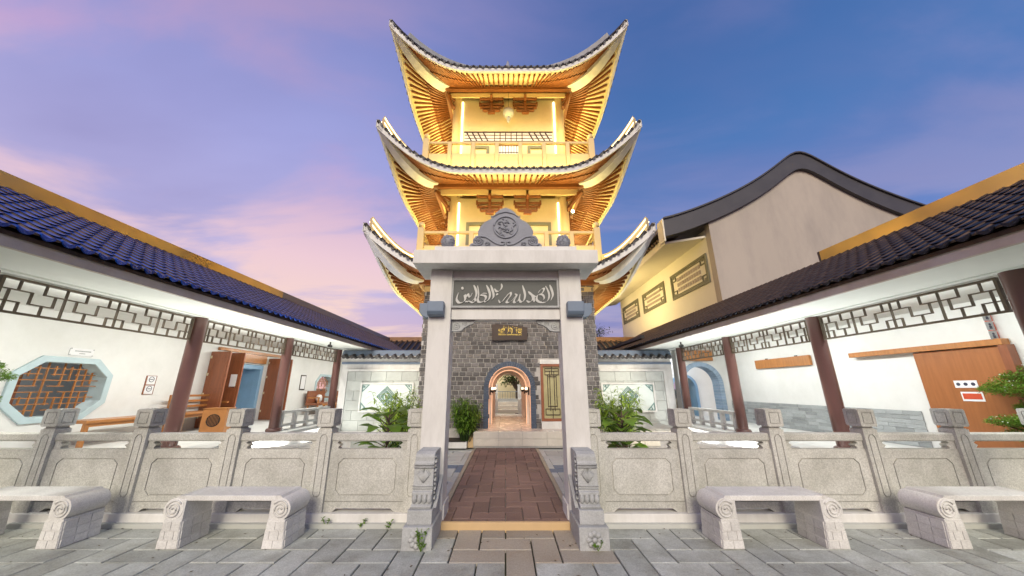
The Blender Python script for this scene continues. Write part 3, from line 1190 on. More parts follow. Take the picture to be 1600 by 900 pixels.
def tower_roof(ze, lift, start, b, zb, wi, zi, led, led_e=60, Wm=3.6, Wc=3.95):
    def kk(s):
        return max(0, (abs(s) * Wc - start) / (Wc - start))

    def lf(s):
        return lift * kk(s) ** 1.9

    def Dm(s):
        return Wm + (Wc - Wm) * abs(s) ** 3

    def top(s, t):
        d = Dm(s) + (wi - Dm(s)) * t
        return Vector((s * (Wc + (wi - Wc) * t), -d, ze + lf(s) * (1 - t) ** (1.55 if led else 3.0) + (zi - ze) * t ** 1.25))

    def sof(s, u, dz=0):
        d = Dm(s) * (1 - u) + b * u
        d -= .10 * (1 - u)
        return Vector((s * ((Wc - .1) * (1 - u) + b * u), -d, zb * u + (ze - .13) * (1 - u) + lf(s) * (1 - u) ** 1.7 + dz))

    def sofz(x, d):
        s = max(-1, min(1, x / Wc))
        for _ in range(4):
            u = max(0, min(1, (Dm(s) - .1 - d) / (Dm(s) - .1 - b)))
            s = max(-1, min(1, x / ((Wc - .1) * (1 - u) + b * u)))
        return sof(s, u).z

    rs = MB()
    so = MB()
    fa = MB()
    for k in range(4):
        A = rot_side(k)
        rs.grid(lambda u, v: A @ top(2 * u - 1, v), 36, 7)
        so.grid(lambda u, v: A @ sof(2 * u - 1, v), 36, 8)
        n = 48
        o = len(fa.v)
        for i in range(n + 1):
            s = -1 + 2 * i / n
            h = .15 + .10 * kk(s) ** 3
            p = top(s, 0)
            q = Vector((p.x, p.y + .07, p.z))
            for P, dz in ((p, -.015), (p, -h), (q, -h), (q, -.015)):
                fa.v.append(tuple(A @ (P + Vector((0, .02, dz)))))
        for i in range(n):
            for j in range(4):
                j2 = (j + 1) % 4
                fa.f.append((o + 4 * i + j, o + 4 * i + j2, o + 4 * i + 4 + j2, o + 4 * i + 4 + j))
    roof = rs.build('roof', 'towertile', TW, smooth='auto')
    so.build('soffit', 'eavesoffit', roof, smooth=True)
    fa.build('eave_board', 'white', roof, smooth='auto')
    # white hip beams at the corners
    for k in range(4):
        A = rot_side(k)
        pts, ws, hs = [], [], []
        for i in range(13):
            u = i / 12
            p = sof(1, 1 - u)
            hd = b + (Wc - .06 - b) * u
            pts.append(A @ Vector((hd, -hd, p.z)))
            ws.append(.36 - .20 * u ** 2)
            hs.append(.20 + .10 * sin(pi * u))
        MB().sweep(pts, ws, hs, lat=A @ Vector((1, 1, 0)), drop=.85).build('hip_beam', 'white', roof)
        # hip ridge above with its led lines
        pts, ws, hs = [], [], []
        for i in range(13):
            t = .13 + .87 * i / 12
            p = top(1, t)
            pts.append(A @ p)
            ws.append(.20)
            hs.append(.50 if led else .30)
        rg = MB().sweep(pts, ws, hs, lat=A @ Vector((1, 1, 0)), drop=.1).build('hip_ridge', 'cream' if led else 'carved', roof, bevel=.02)
        if led:
            for q in (-1, 1):
                le = MB()
                off = (A @ Vector((1, 1, 0))).normalized() * (.112 * q)
                for hh in (.16, .34):
                    le.sweep([p + off + Vector((0, 0, hh)) for p in pts[:-1]], .014, .022, lat=A @ Vector((1, 1, 0)))
                le.build('ridge_led', 'led', rg)
    # rafters
    nr = 45
    for k in (0, 1, 2, 3):
        A = rot_side(k)
        stuff = MB()
        for i in range(nr):
            xo = (-.965 + 1.93 * i / (nr - 1)) * Wc
            ax = abs(xo)
            xi = ax if ax < .9 else .9 + (ax - .9) / (.965 * Wc - .9) * (b - .06 - .9)
            xi = math.copysign(xi, xo)
            so_ = xo / Wc
            do = Dm(so_) - .17
            m = stuff if k == 2 else MB()
            for u0, u1, dr, wd in ((0.0, .56, .070, .046), (.50, 1.0, .115, .046)):
                pts = []
                for j in range(4):
                    u = u0 + (u1 - u0) * j / 3
                    x = xo + (xi - xo) * u
                    d = do + (b - do) * u
                    pts.append(A @ Vector((x, -d, sofz(x, d) - dr)))
                m.sweep(pts, wd, .075)
            if k != 2:
                m.build('rafter', 'rafter', roof)
        if k == 2:
            so2 = stuff.build('rear_rafters', 'rafter', roof)
            so2['kind'] = 'stuff'
    # tile rows: covers and drip tiles; front side singly, other sides joined
    nt_ = 38
    for k in range(4):
        A = rot_side(k)
        stuff = MB()
        for i in range(nt_):
            s = -.985 + 1.97 * i / (nt_ - 1)
            m = MB() if k == 0 else stuff
            pts = [A @ (top(s, t) + Vector((0, 0, .02))) for t in (0, .12, .3, .55, .8, 1)]
            m.tube(pts, .052, 7)
            if i < nt_ - 1:
                s2 = s + .985 / (nt_ - 1)
                p = top(s2, 0)
                m.plate([[(-.055, .03), (-.045, -.015), (-.025, -.045), (0, -.058), (.025, -.045), (.045, -.015), (.055, .03), (0, -.005)]], 0, .02,
                        lambda u, v, d, p=p: tuple(A @ (p + Vector((u, -.02 - d, v + u * (top(s2 + .01, 0).z - top(s2 - .01, 0).z) / (.02 * Wc))))))
            if k == 0:
                m.build('tile_row', 'towertile', roof, smooth='auto')
        if k:
            st = stuff.build('other_tile_rows', 'towertile', roof, smooth='auto')
            st['kind'] = 'stuff'
    # eave beam ring
    for k in range(4):
        A = rot_side(k).to_4x4()
        bm_ = MB().box(-b - .04 if k % 2 == 0 else -b + .08, b + .04 if k % 2 == 0 else b - .08, -b - .07, -b + .07, zb - .24, zb - .10, A)
        bm_.build('eave_beam', 'rafter', TW)
    # cream purlin board below/behind beam
    for k in range(4):
        A = rot_side(k).to_4x4()
        MB().box(-b + .1, b - .1, -b + .10, -b + .16, zb - .42, zb - .25, A).build('purlin', 'cream', TW)
    # led lines on the beam washing the soffit
    for k in (0, 1, 3):
        A = rot_side(k)
        c = A @ Vector((0, -(b + .50), zb - .75))
        o = light('eave_light', 'AREA', (TX + c.x, TY + c.y, c.z), led_e, WARM, 4.6, .12)
        o.rotation_euler = (Matrix.Rotation(k * pi / 2, 4, 'Z') @ Matrix.Rotation(R(180 + 8), 4, 'X')).to_euler()
    return roof


def dougong(parent, cx, d, z0, A):
    """bracket set, .86 wide, hanging below the beam"""
    b = MB()

    def bx(x0, x1, za, zb_, y0=-.05, y1=.05):
        b.box(cx + x0, cx + x1, -d + y0, -d + y1, z0 + za, z0 + zb_, A)
    bx(-.05, .05, -.80, 0.0, -.06, .06)
    for sx in (-1, 1):
        bx(min(sx * .38, sx * .44), max(sx * .38, sx * .44), -.22, 0)
        bx(min(sx * .40, sx * .46), max(sx * .40, sx * .46), -.52, -.38)
        bx(min(sx * .28, sx * .33), max(sx * .28, sx * .33), -.74, -.62)
        bx(min(sx * .36, sx * .40), max(sx * .36, sx * .40), -.62, -.50)
    bx(-.44, .44, -.27, -.20)
    bx(-.44, .44, -.50, -.44)
    bx(-.42, .42, -.64, -.57)
    bx(-.30, .30, -.77, -.70)
    bx(-.13, .13, -.87, -.78)
    b.box(cx - .04, cx + .04, -d - .30, -d + .40, z0 - .36, z0 - .29, A)
    b.build('bracket_set', 'rafter', parent, bevel=.008)


def balcony(half, zf, zt, up_e):
    bal = None
    h = zt - zf
    for k in range(4):
        A = rot_side(k).to_4x4()
        m = MB().box(-half + .10, half - .10, -half - .045, -half + .045, zt - .075, zt, A)
        rail = m.build('balcony_rail', 'cream', TW)
        n = 7
        st = 2 * half / n
        pan = MB()
        for i in range(n):
            x0 = -half + i * st + .07
            x1 = x0 + st - .14
            MB().box(x0, x1, -half - .03, -half + .03, zf, zf + h * .56, A).build('balcony_panel', 'cream', TW, bevel=.01)
        for i in range(1, n):
            x = -half + i * st
            MB().box(x - .065, x + .065, -half - .06, -half + .06, zf, zt - .03, A).build('balcony_post', 'cream', TW, bevel=.01)
    for sx in (-1, 1):
        for sy in (-1, 1):
            p = MB().box(sx * half - .10, sx * half + .10, sy * half - .10, sy * half + .10, zf - .1, zt + .10)
            p.lathe([(.07, 0), (.05, .03), (.10, .07), (.105, .13), (.07, .19), (.03, .215)], (sx * half, sy * half, zt + .10), 12)
            p.build('corner_post', 'cream', TW, smooth='auto', bevel=.012)
    MB().box(-half, half, -half, half, zf - .18, zf - .02).build('balcony_floor', 'cream', TW)
    # led line on the roof at the foot of the parapet, and uplights on the balcony floor
    for k in (0, 1, 3):
        A = rot_side(k)
        RZ = Matrix.Rotation(k * pi / 2, 4, 'Z')
        c = A @ Vector((0, -(half + .40), zf - .12))
        o = light('parapet_light', 'AREA', (TX + c.x, TY + c.y, c.z), 52, WARM, 2 * half - .3, .05)
        o.rotation_euler = (RZ @ Matrix.Rotation(R(180 - 52), 4, 'X')).to_euler()
        c = A @ Vector((0, -(half + .02), zt + .03))
        o = light('parapet_uplight', 'AREA', (TX + c.x, TY + c.y, c.z), up_e, WARM, 2 * half - .5, .08)
        o.rotation_euler = (RZ @ Matrix.Rotation(R(180 - 6), 4, 'X')).to_euler()
        c = A @ Vector((0, -(half - .3), zf + .05))
        o = light('balcony_light', 'AREA', (TX + c.x, TY + c.y, c.z), 12, WARM, 3.6, .08)
        o.rotation_euler = (RZ @ Matrix.Rotation(R(180 - 20), 4, 'X')).to_euler()


def core(h, z0, z1, top_storey):
    MB().box(-h, h, -h, h, z0, z1).build('core_wall', 'corewall', TW)
    for sx in (-1, 1):
        for sy in (-1, 1):
            MB().lathe([(.16, z0), (.16, z1)], (sx * h, sy * h, 0), 18).build('core_column', 'cream', TW, smooth='auto')
        e = MB().box(sx * (h - .20) - .022, sx * (h - .20) + .022, -h - .045, -h - .002, z0 + .1, z1 - .18)
        e.build('led_strip', 'led', TW)
    # window frames
    for sx in (-1, 1):
        f = MB()
        cx = sx * 1.02
        hw = .40 if not top_storey else .33
        za, zb_ = z0 + .30, z0 + (1.62 if not top_storey else 1.30)
        f.plate([rect(cx - hw, cx + hw, za, zb_), rect(cx - hw + .10, cx + hw - .10, za + .1, zb_ - .1)], 0, .06, FR(-h))
        f.build('window_frame', 'olive', TW)
    # door
    d = MB()
    hw = .46
    zt = z0 + 1.42
    d.plate([rect(-hw, hw, z0, zt), rect(-hw + .08, hw - .08, z0, zt - .09)], 0, .06, FR(-h))
    do = d.build('balcony_door', 'woodred', TW)
    MB().box(-hw + .08, hw - .08, -h - .02, -h - .002, z0, zt - .09).build('door_pane', mat('door_glass_%d' % z0, (.55, .55, .6), .2, var=.1), do)
    b = MB()
    for x in (-.30, -.2, -.10, 0, .10, .2, .30):
        bar(b, x, z0, x, zt - .09, -h - .02, .011)
    for zz_ in (z0 + .35, z0 + .7, z0 + 1.05):
        bar(b, -hw + .08, zz_, hw - .08, zz_, -h - .02, .011)
    b.build('door_lattice', 'wooddark', do)
    if top_storey:
        # transom of slanted lattice
        t = MB()
        za, zb_ = z0 + 1.52, z0 + 1.92
        MB().box(-1.6, 1.6, -h - .012, -h - .002, za, zb_).build('transom_pane', mat('transom_glass', (.60, .55, .58), .3, var=.08), TW)
        for zz_ in (za, zb_):
            bar(t, -1.62, zz_, 1.62, zz_, -h - .012, .025)
        for x in (-.5, -.3, -.1, .1, .3, .5):
            bar(t, x, za, x, zb_, -h - .012, .016)
        for zz_ in (za + .13, za + .27):
            bar(t, -1.6, zz_, 1.6, zz_, -h - .012, .010)
        for sx in (-1, 1):
            for q in range(4):
                x = sx * (.72 + q * .2)
                t.plate([[(x - sx * .0, za + .02), (x + sx * .05, za + .02), (x + sx * .22, zb_ - .02), (x + sx * .17, zb_ - .02)]] if sx < 0 else
                        [[(x, zb_ - .02), (x + .05, zb_ - .02), (x + .22, za + .02), (x + .17, za + .02)]], 0, .014, FR(-h - .012))
        t.build('transom', 'wooddark', TW)


tower_roof(4.50, 1.30, 1.5, 2.62, 4.66, 2.80, 4.85, True, 45)
balcony(2.69, 5.05, 6.12, 75)
core(1.89, 5.20, 7.75, False)
tower_roof(7.74, 1.45, 1.5, 2.42, 8.06, 2.84, 8.22, True, 30)
balcony(2.73, 8.32, 9.36, 120)
core(1.90, 8.55, 12.0, True)
tower_roof(11.58, 1.65, 1.3, 2.27, 12.24, .12, 15.2, False, 30)
MB().lathe([(.3, 15.0), (.3, 15.2), (.16, 15.3), (.26, 15.55), (.1, 15.8), (.03, 16.1)], (0, 0, 0), 16).build('roof_finial', 'greystone', TW, smooth='auto')
I4 = Matrix.Identity(4)
for zb, b in ((7.96, 2.42), (12.14, 2.27)):
    for k in (0, 1, 3):
        A = rot_side(k).to_4x4()
        for cx in (-.62, .62):
            dougong(TW, cx, b - .16, zb - .14, A)
    for sx in (-1, 1):
        for sy in (-1, 1):
            q = MB()
            q.sweep([(sx * 1.9, sy * 1.9, zb - .95), (sx * 2.1, sy * 2.1, zb - .62), (sx * b, sy * b, zb - .30)], .10, .12)
            q.sweep([(sx * 1.9, sy * 1.9, zb - .42), (sx * b, sy * b, zb - .30)], .10, .10)
            for j in range(3):
                q.sweep([(sx * (1.98 + j * .10), sy * 1.93, zb - .80 + j * .16), (sx * (2.02 + j * .10), sy * (2.12 + .05 * j), zb - .70 + j * .16)], .08, .09)
            q.build('corner_brace', 'rafter', TW, bevel=.006)
# lantern on the top storey
ln = thing('globe_lantern', 'white paper globe lantern under the topmost eave of the tower', 'lantern', (TX, TY - 2.25, 11.02))
MB().lathe([(.05, -.20)] + [(.20 * sin(pi * (.08 + .84 * k / 12)), -.20 * cos(pi * (.08 + .84 * k / 12))) for k in range(13)] + [(.05, .20)], (0, 0, 0), 18).build('shade', 'lantern', ln, smooth=True)
MB().lathe([(.06, -.20), (.08, -.26), (.03, -.42)], (0, 0, 0), 10).build('tassel', 'lantern', ln)
MB().tube([(0, 0, .19), (0, 0, .95)], .008, 6).build('cord', 'black', ln)
# bare floodlight on the second storey, right
fl = thing('star_floodlight', 'small bright floodlight on the second storey right of the wall', 'floodlight', (2.18, 9.95, 7.0))
MB().box(-.05, .05, 0, .12, -.05, .05).build('housing', 'black', fl)
MB().lathe([(.01, -.03), (.05, -.02), (.05, 0)], (0, -.005, 0), 10, 'Y').build('lens', emis('flood_lens', (1, .85, .5), 30), fl)

# ------------------------------------------------------------------ carved name board on the tower
nb = thing('name_board', 'dark brown wooden board with gold characters above the tower arch', 'sign', (.115, 9.72, 3.02))
pts = [(-.505, -.235), (-.30, -.24), (-.05, -.225), (.15, -.222), (.30, -.23), (.50, -.222), (.512, -.10), (.50, .05), (.515, .135), (.35, .17), (.15, .185), (.0, .215), (-.2, .225), (-.38, .235), (-.51, .22), (-.50, .05)]
MB().plate([pts], 0, .05, lambda u, v, d: (u, -d, v)).build('board', 'wooddark', nb, bevel=.006)


def text_mesh(s, size, loc, m, parent, name, sx=1):
    cu = bpy.data.curves.new(name, 'FONT')
    cu.body = s
    cu.size = size
    cu.align_x = 'CENTER'
    cu.align_y = 'CENTER'
    cu.extrude = .004
    cu.offset = .0
    tmp = bpy.data.objects.new(name + '_tmp', cu)
    COL.objects.link(tmp)
    dg = bpy.context.evaluated_depsgraph_get()
    me = bpy.data.meshes.new_from_object(tmp.evaluated_get(dg))
    bpy.data.objects.remove(tmp)
    me.materials.clear()
    me.materials.append(M[m])
    o = bpy.data.objects.new(name, me)
    COL.objects.link(o)
    o.parent = parent
    o.location = loc
    o.rotation_euler = (R(90), 0, 0)
    o.scale = (sx, 1, 1)
    return o


# the three characters drawn as brush strokes on a 100 unit square each
han = {
    'wang': [[(18, 10), (26, 18)], [(6, 24), (46, 22)], [(14, 24), (14, 44), (40, 40)], [(58, 8), (56, 30), (48, 48)], [(58, 8), (90, 8), (90, 46), (84, 42)], [(58, 21), (88, 21)], [(58, 33), (88, 33)],
             [(20, 58), (82, 56)], [(26, 74), (76, 73)], [(50, 57), (50, 92)], [(8, 94), (94, 92)]],
    'yue': [[(30, 6), (30, 60), (10, 94)], [(30, 6), (82, 6), (82, 92), (70, 84)], [(32, 32), (80, 32)], [(32, 56), (80, 56)]],
    'lou': [[(4, 30), (36, 28)], [(20, 4), (20, 96)], [(20, 34), (4, 64)], [(22, 40), (34, 52)], [(42, 10), (94, 9)], [(46, 10), (46, 40)], [(92, 9), (91, 40)], [(42, 25), (96, 24)], [(46, 40), (92, 39)], [(68, 2), (68, 56)],
            [(38, 62), (98, 60)], [(60, 50), (46, 76), (72, 82), (90, 96)], [(84, 62), (72, 82), (42, 97)]]}
for nm, cx in (('wang', -.235), ('yue', .0), ('lou', .255)):
    q = MB()
    for i_, pts in enumerate(han[nm]):
        ribbon(q, smooth_path(pts, 3) if len(pts) > 2 else pts, (3.8, -4.0), lambda x, y, d, cx=cx: (cx + (x - 50) / 100 * .20, -.0505 - d, .035 - (y - 50) / 100 * .15), .006 + .0004 * i_)
    q.build('character', 'gold', nb)
jw = MB()
for k, s_ in enumerate([[(0, 20), (10, 10), (16, -14)], [(16, 22), (6, 26), (0, 18)], [(24, 12), (30, 20), (38, 12), (44, 20), (50, 10)], [(58, 26), (68, 10), (74, -12)], [(66, 16), (80, 20), (90, 10), (98, 20), (108, 12)],
                        [(120, -4), (122, 6)], [(132, 28), (140, 14), (150, 18), (160, 10), (168, 18), (178, 8)]]):
    ribbon(jw, smooth_path(s_, 3), (1.8, -1.2), lambda x, y, d: (-.20 + x / 178 * .43, -.0505 - d, .135 - (y - 10) / 178 * .38), .005)
jw.build('script_line', 'gold', nb)
text_mesh('MENARA CERAPAN BULAN', .052, (.005, -.055, -.075), 'gold', nb, 'latin_line', 1.02)

# ------------------------------------------------------------------ screen walls beside the tower
SY = 11.4


def screen_wall(sgn, label):
    t = thing('screen_wall', label, 'wall', (0, SY, 0))
    x0, x1 = (-5.34, -2.42) if sgn < 0 else (2.62, 5.40)
    MB().box(x0, x1, 0, .22, .0, 2.40).build('wall', 'white', t)
    # coping: blue ridge and a row of scalloped roll tiles
    MB().plate([[(-.10, 2.50), (.32, 2.50), (.26, 2.66), (.20, 2.70), (.02, 2.70), (-.04, 2.66)]], x0, x1, lambda u, v, d: (d, u, v)).build('coping', 'bluegrey', t, bevel=.01)
    MB().box(x0, x1, -.10, .30, 2.405, 2.497).build('coping_bed', 'white', t)
    n = 11
    st = (x1 - x0) / n
    tmh = MB()
    tmh.tube([(0, -.26, 2.455), (0, -.02, 2.53)], .062, 10)
    tme = tmh.mesh('roll_tile', 'towertile', 'auto')
    dmh = MB()
    dmh.plate([[(-st / 2 + .05, .0), (-st / 2 + .05, .03), (-.04, -.02), (.0, -.03), (.04, -.02), (st / 2 - .05, .03), (st / 2 - .05, 0), (.05, -.055), (0, -.075), (-.05, -.055)]], 0, .24, lambda u, v, d: (u, -.25 + d, 2.46 + v + d * .25))
    dme = dmh.mesh('drip_tile', 'towertile', False)
    for i in range(n):
        inst('roll_tile', tme, t, (x0 + st * (i + .5), 0, 0))
        if i < n - 1:
            inst('drip_tile', dme, t, (x0 + st * (i + 1), 0, 0))
    MB().box(x0, x1, -.03, -.002, 2.24, 2.31).build('band', 'bluegrey', t)
    # recessed field of stone blocks in a white frame
    a, b = (-5.10, -2.60) if sgn < 0 else (2.78, 5.10)
    bl = .30
    for r_ in range(6):
        zb = .22 + r_ * .298
        x = a - (r_ % 2) * .25
        while x < b - .02:
            u0, u1 = max(a, x), min(b, x + .50)
            if u1 - u0 > .05:
                MB().box(u0 + .003, u1 - .003, -.022 - random.uniform(0, .005), -.002, zb + .003, zb + .295).build('block', 'screenstone', t, bevel=.004)
            x += .50
    fr_ = MB()
    o_, i_ = rect(a - .08, b + .08, .14, 2.08), rect(a, b, .22, 2.01)
    fr_.plate([o_, i_], 0, .05, FR(-.001))
    fr_.build('field_frame', 'white', t)
    # relief panel
    c = -3.78 if sgn < 0 else 3.90
    hw, z0, z1 = .83, .785, 1.64
    zc = (z0 + z1) / 2 + .03
    rp = MB().box(c - hw, c + hw, -.05, -.030, z0, z1).build('relief_panel', 'paleglass', t)
    f2 = MB().plate([rect(c - hw - .02, c + hw + .02, z0 - .02, z1 + .02), rect(c - hw + .035, c + hw - .035, z0 + .035, z1 - .035)], 0, .03, FR(-.049)).build('panel_frame', 'white', rp)
    d = MB()
    for r1, r2 in ((.31, .28), (.25, .225)):
        d.plate([[(c - r1, zc), (c, zc - r1), (c + r1, zc), (c, zc + r1)], [(c - r2, zc), (c, zc - r2), (c + r2, zc), (c, zc + r2)]], 0, .025, FR(-.0505))
    d.plate([[(c - .19, zc), (c, zc - .19), (c + .19, zc), (c, zc + .19)]], 0, .018, FR(-.0505))
    d.build('diamond', 'jade', rp)
    e = MB()
    for k in range(7):
        a_ = k * .9
        e.lathe([(.004, -.012), (.04, -.006), (.03, .0)], (c + .07 * cos(a_) * (k % 3) / 2, -.070, zc + .07 * sin(a_) * (k % 3) / 2), 7, 'Y')
    e.build('diamond_relief', 'paleglass', rp)
    cc = MB()
    for sx in (-1, 1):
        for sz in (-1, 1):
            px, pz = c + sx * (hw - .04), (z0 + z1) / 2 + sz * ((z1 - z0) / 2 - .04)
            cc.plate([[(px, pz), (px - sx * .24, pz), (px, pz - sz * .24)], [(px - sx * .02, pz - sz * .02), (px - sx * .18, pz - sz * .02), (px - sx * .02, pz - sz * .18)]], 0, .012, FR(-.0505))
            for k in range(5):
                u, v = random.uniform(.03, .12), random.uniform(.03, .1)
                cc.lathe([(.004, -.010), (.02, -.004), (.02, .0)], (px - sx * u, -.0525, pz - sz * v), 7, 'Y')
    cc.build('corner_relief', 'jade', rp)
    # skirting ledge
    MB().box(x0, x1, -.10, -.0, .13, .215).build('ledge', 'white', t)
    return t


screen_wall(-1, 'white screen wall with diamond relief panel left of the tower')
for s_, lab in ((-1, 'small black spotlight under the left gallery eave facing the screen wall'), (1, 'small black spotlight under the right gallery eave facing the screen wall')):
    t = thing('spotlight', lab, 'spotlight', (s_ * 4.9, 9.6, 2.62), 0, 'spotlights under the eaves')
    MB().lathe([(.03, -.08), (.04, -.07), (.04, .06), (.034, .06), (.03, .04)], (0, 0, 0), 12, 'Y').build('housing', 'black', t)
    MB().box(-.012, .012, -.02, .02, .03, .12).build('arm', 'black', t)
    l = light('screen_spot', 'SPOT', (s_ * 4.9, 9.66, 2.58), 62, (.90, 1, .95), .03, None, (0, 0, 0), R(58))
    l.rotation_euler = Vector((-s_ * 1.5, 1.7, -1.75)).to_track_quat('-Z', 'Y').to_euler()
screen_wall(1, 'white screen wall with diamond relief panel right of the tower')

# ------------------------------------------------------------------ covered galleries
HALFPAT = [('v', 0, 0, 3), ('v', 1, 2, 3), ('h', 2, 0, 2), ('v', 2, 1, 2), ('h', 1, 2, 4), ('v', 4, 1, 2), ('h', 2, 3.2, 6.7), ('v', 3.2, 2, 3), ('v', 5, 0, 3), ('v', 6.7, 2, 3), ('v', 5.8, 1, 2),
           ('h', 1, 5.8, 7.6), ('v', 7.6, 1, 2), ('h', 2, 7.6, 10), ('v', 8.6, 2, 3), ('v', 9.2, 0, 2), ('h', 1, 8.3, 10), ('v', 8.3, 0, 1), ('h', 1, 0, .9), ('v', .9, 0, 1), ('v', 3, 0, 1), ('v', 6.6, 0, 1)]


def gallery(sgn, label, cols, wallx, y_end, pan, ceil_y1, e_light):
    G = thing('covered_gallery', label, 'gallery')
    CX = 5.55
    X = lambda a: sgn * a

    def bx(x0, x1, y0, y1, z0, z1):
        return MB().box(min(X(x0), X(x1)), max(X(x0), X(x1)), y0, y1, z0, z1)
    ya, yb = 1.2, y_end
    bx(5.15, wallx + 3, 4.66, yb, .0, .50).build('floor', 'floor', G)
    bx(5.10, 5.149, 4.66, yb, .0, .44).build('floor_edge', 'white', G)
    # columns
    c0 = None
    for y in cols:
        m = MB().lathe([(.112, .50), (.112, 2.72)], (X(CX), y, 0), 20)
        m.build('column', 'column', G, smooth='auto')
        MB().lathe([(.16, .50), (.17, .53), (.15, .57), (.126, .58)], (X(CX), y, 0), 16).build('column_base', 'column', G, smooth='auto')
    # beam, soffit, fascia
    bx(5.42, 5.68, ya, yb, 2.72, 2.84).build('beam', 'soffitw', G)
    so = MB()
    so.plate([[(4.47, 2.72), (5.42, 2.74), (5.42, 2.78), (4.47, 2.76)]], ya, yb, lambda u, v, d: (X(u), d, v))
    so.build('soffit', 'soffitw', G)
    bx(4.42, 4.468, ya, yb, 2.70, 2.835).build('fascia', 'fascia', G)
    bx(5.68, wallx + .1, ya, yb, 2.80, 2.88).build('ceiling', 'wall', G)
    # roof deck
    rx0, rz0, rx1, rz1 = 4.38, 2.845, 6.42, 3.945
    rf = MB().plate([[(rx0 + .02, rz0 - .008), (rx1, rz1 - .03), (rx1, rz1 - .10), (rx0 + .02, rz0 - .05)]], ya, yb, lambda u, v, d: (X(u), d, v)).build('roof', 'cover', G)
    # one cover row and one pan row, then copies
    sl = (rz1 - rz0) / (rx1 - rx0)
    L = math.hypot(rx1 - rx0, rz1 - rz0)
    ns = 11
    n_ = Vector((-(rz1 - rz0), 0, rx1 - rx0)).normalized()
    d_ = Vector((rx1 - rx0, 0, rz1 - rz0)).normalized()
    cm, pm = MB(), MB()
    P0 = Vector((rx0 - .02, 0, rz0 + .01))
    for k in range(ns):
        a, b = k * L / ns, (k + 1) * L / ns + .02
        o = len(cm.v)
        for q, (dist, r) in enumerate(((a, .026), (b, .021))):
            for j in range(7):
                th = pi * j / 6
                p = P0 + d_ * dist + n_ * (r * sin(th) * .85 + .004) + Vector((0, r * cos(th), 0))
                cm.v.append((X(p.x), p.y, p.z))
        for j in range(6):
            cm.f.append((o + j, o + j + 1, o + 8 + j, o + 7 + j))
        cm.f.append(tuple(o + j for j in range(7)))
        # pan tile: shallow trough, each overlapping the next with a visible lip
        o = len(pm.v)
        for dist, hh in ((a - .008, .024), (a, .022), (b, .008)):
            for j in range(5):
                yy = -.066 + .132 * j / 4
                sag = -.008 * (1 - (yy / .066) ** 2)
                p = P0 + d_ * dist + n_ * (hh + sag - (.020 if dist == a - .01 else 0))
                pm.v.append((X(p.x), yy, p.z))
        for i in range(2):
            for j in range(4):
                pm.f.append((o + i * 5 + j, o + i * 5 + j + 1, o + i * 5 + 6 + j, o + i * 5 + 5 + j))
    cme = cm.mesh('tile_row', 'cover', 'auto', fix=False)
    # drip tongue in front of each pan
    pm.plate([[(-.06, .016), (-.05, -.014), (-.025, -.032), (0, -.038), (.025, -.032), (.05, -.014), (.06, .016), (0, -.004)]], 0, .02,
             lambda u, v, d: (X(rx0 - .045 + d), u, rz0 + .025 + v))
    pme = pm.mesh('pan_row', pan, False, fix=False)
    y = 2.1
    while y < yb - .1:
        inst('tile_row', cme, rf, (0, y, 0))
        inst('pan_row', pme, rf, (0, y + .08, 0))
        y += .16
    # ridge flashing
    return G, bx, X


def lattice(G, X, cx, ya, yb, z0=2.30, z1=2.70):
    m = MB()
    t = .0075
    mid, half = (ya + yb) / 2, (yb - ya) / 2
    h = (z1 - z0) / 3
    x0, x1 = min(X(cx - .016), X(cx + .016)), max(X(cx - .016), X(cx + .016))
    m.box(x0 - .006, x1 + .006, ya, yb, z1 - .024, z1)
    m.box(x0 - .006, x1 + .006, ya, yb, z0, z0 + .024)
    m.box(x0 - .005, x1 + .005, ya, ya + .028, z0 + .024, z1 - .024)
    m.box(x0 - .005, x1 + .005, yb - .028, yb, z0 + .024, z1 - .024)
    for sg in (-1, 1):
        for kind, a, b, c in HALFPAT:
            if kind == 'v':
                if a == 0 and sg > 0:
                    continue
                y = mid + sg * a / 10 * half
                m.box(x0, x1, y - t * .8, y + t * .8, z0 + b * h, z0 + c * h)
            else:
                ys = sorted((mid + sg * b / 10 * half, mid + sg * c / 10 * half))
                m.box(x0 + .001, x1 - .001, ys[0] - t * .8, ys[1] + t * .8, z0 + a * h - t * .8, z0 + a * h + t * .8)
    return m.build('lattice_transom', 'lattice', G)


# ---- left gallery
colsL = [3.42, 6.12, 8.78, 11.48]
GL, bxL, XL = gallery(-1, 'covered gallery on the left with dark glazed roof tinted with reflected sky blue and brown columns', colsL, 7.9, 19.0, 'pan', 17, 1)
for a, b in zip(colsL[:-1], colsL[1:]):
    lattice(GL, XL, 5.55, a + .15, b - .13)
lattice(GL, XL, 5.55, 1.0, 3.27)
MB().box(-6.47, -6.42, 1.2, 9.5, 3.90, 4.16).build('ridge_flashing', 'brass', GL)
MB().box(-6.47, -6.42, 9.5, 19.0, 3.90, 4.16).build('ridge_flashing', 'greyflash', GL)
MB().box(-8.2, -6.47, 1.2, 19, 3.92, 4.08).build('roof_back', 'greyflash', GL)
# back wall with openings: octagon, doorway, far octagon
def oct8(y0, y1, z0, z1, cy=.42, cz=.30):
    return [(y0 + cy, z0), (y1 - cy, z0), (y1, z0 + cz), (y1, z1 - cz), (y1 - cy, z1), (y0 + cy, z1), (y0, z1 - cz), (y0, z0 + cz)]


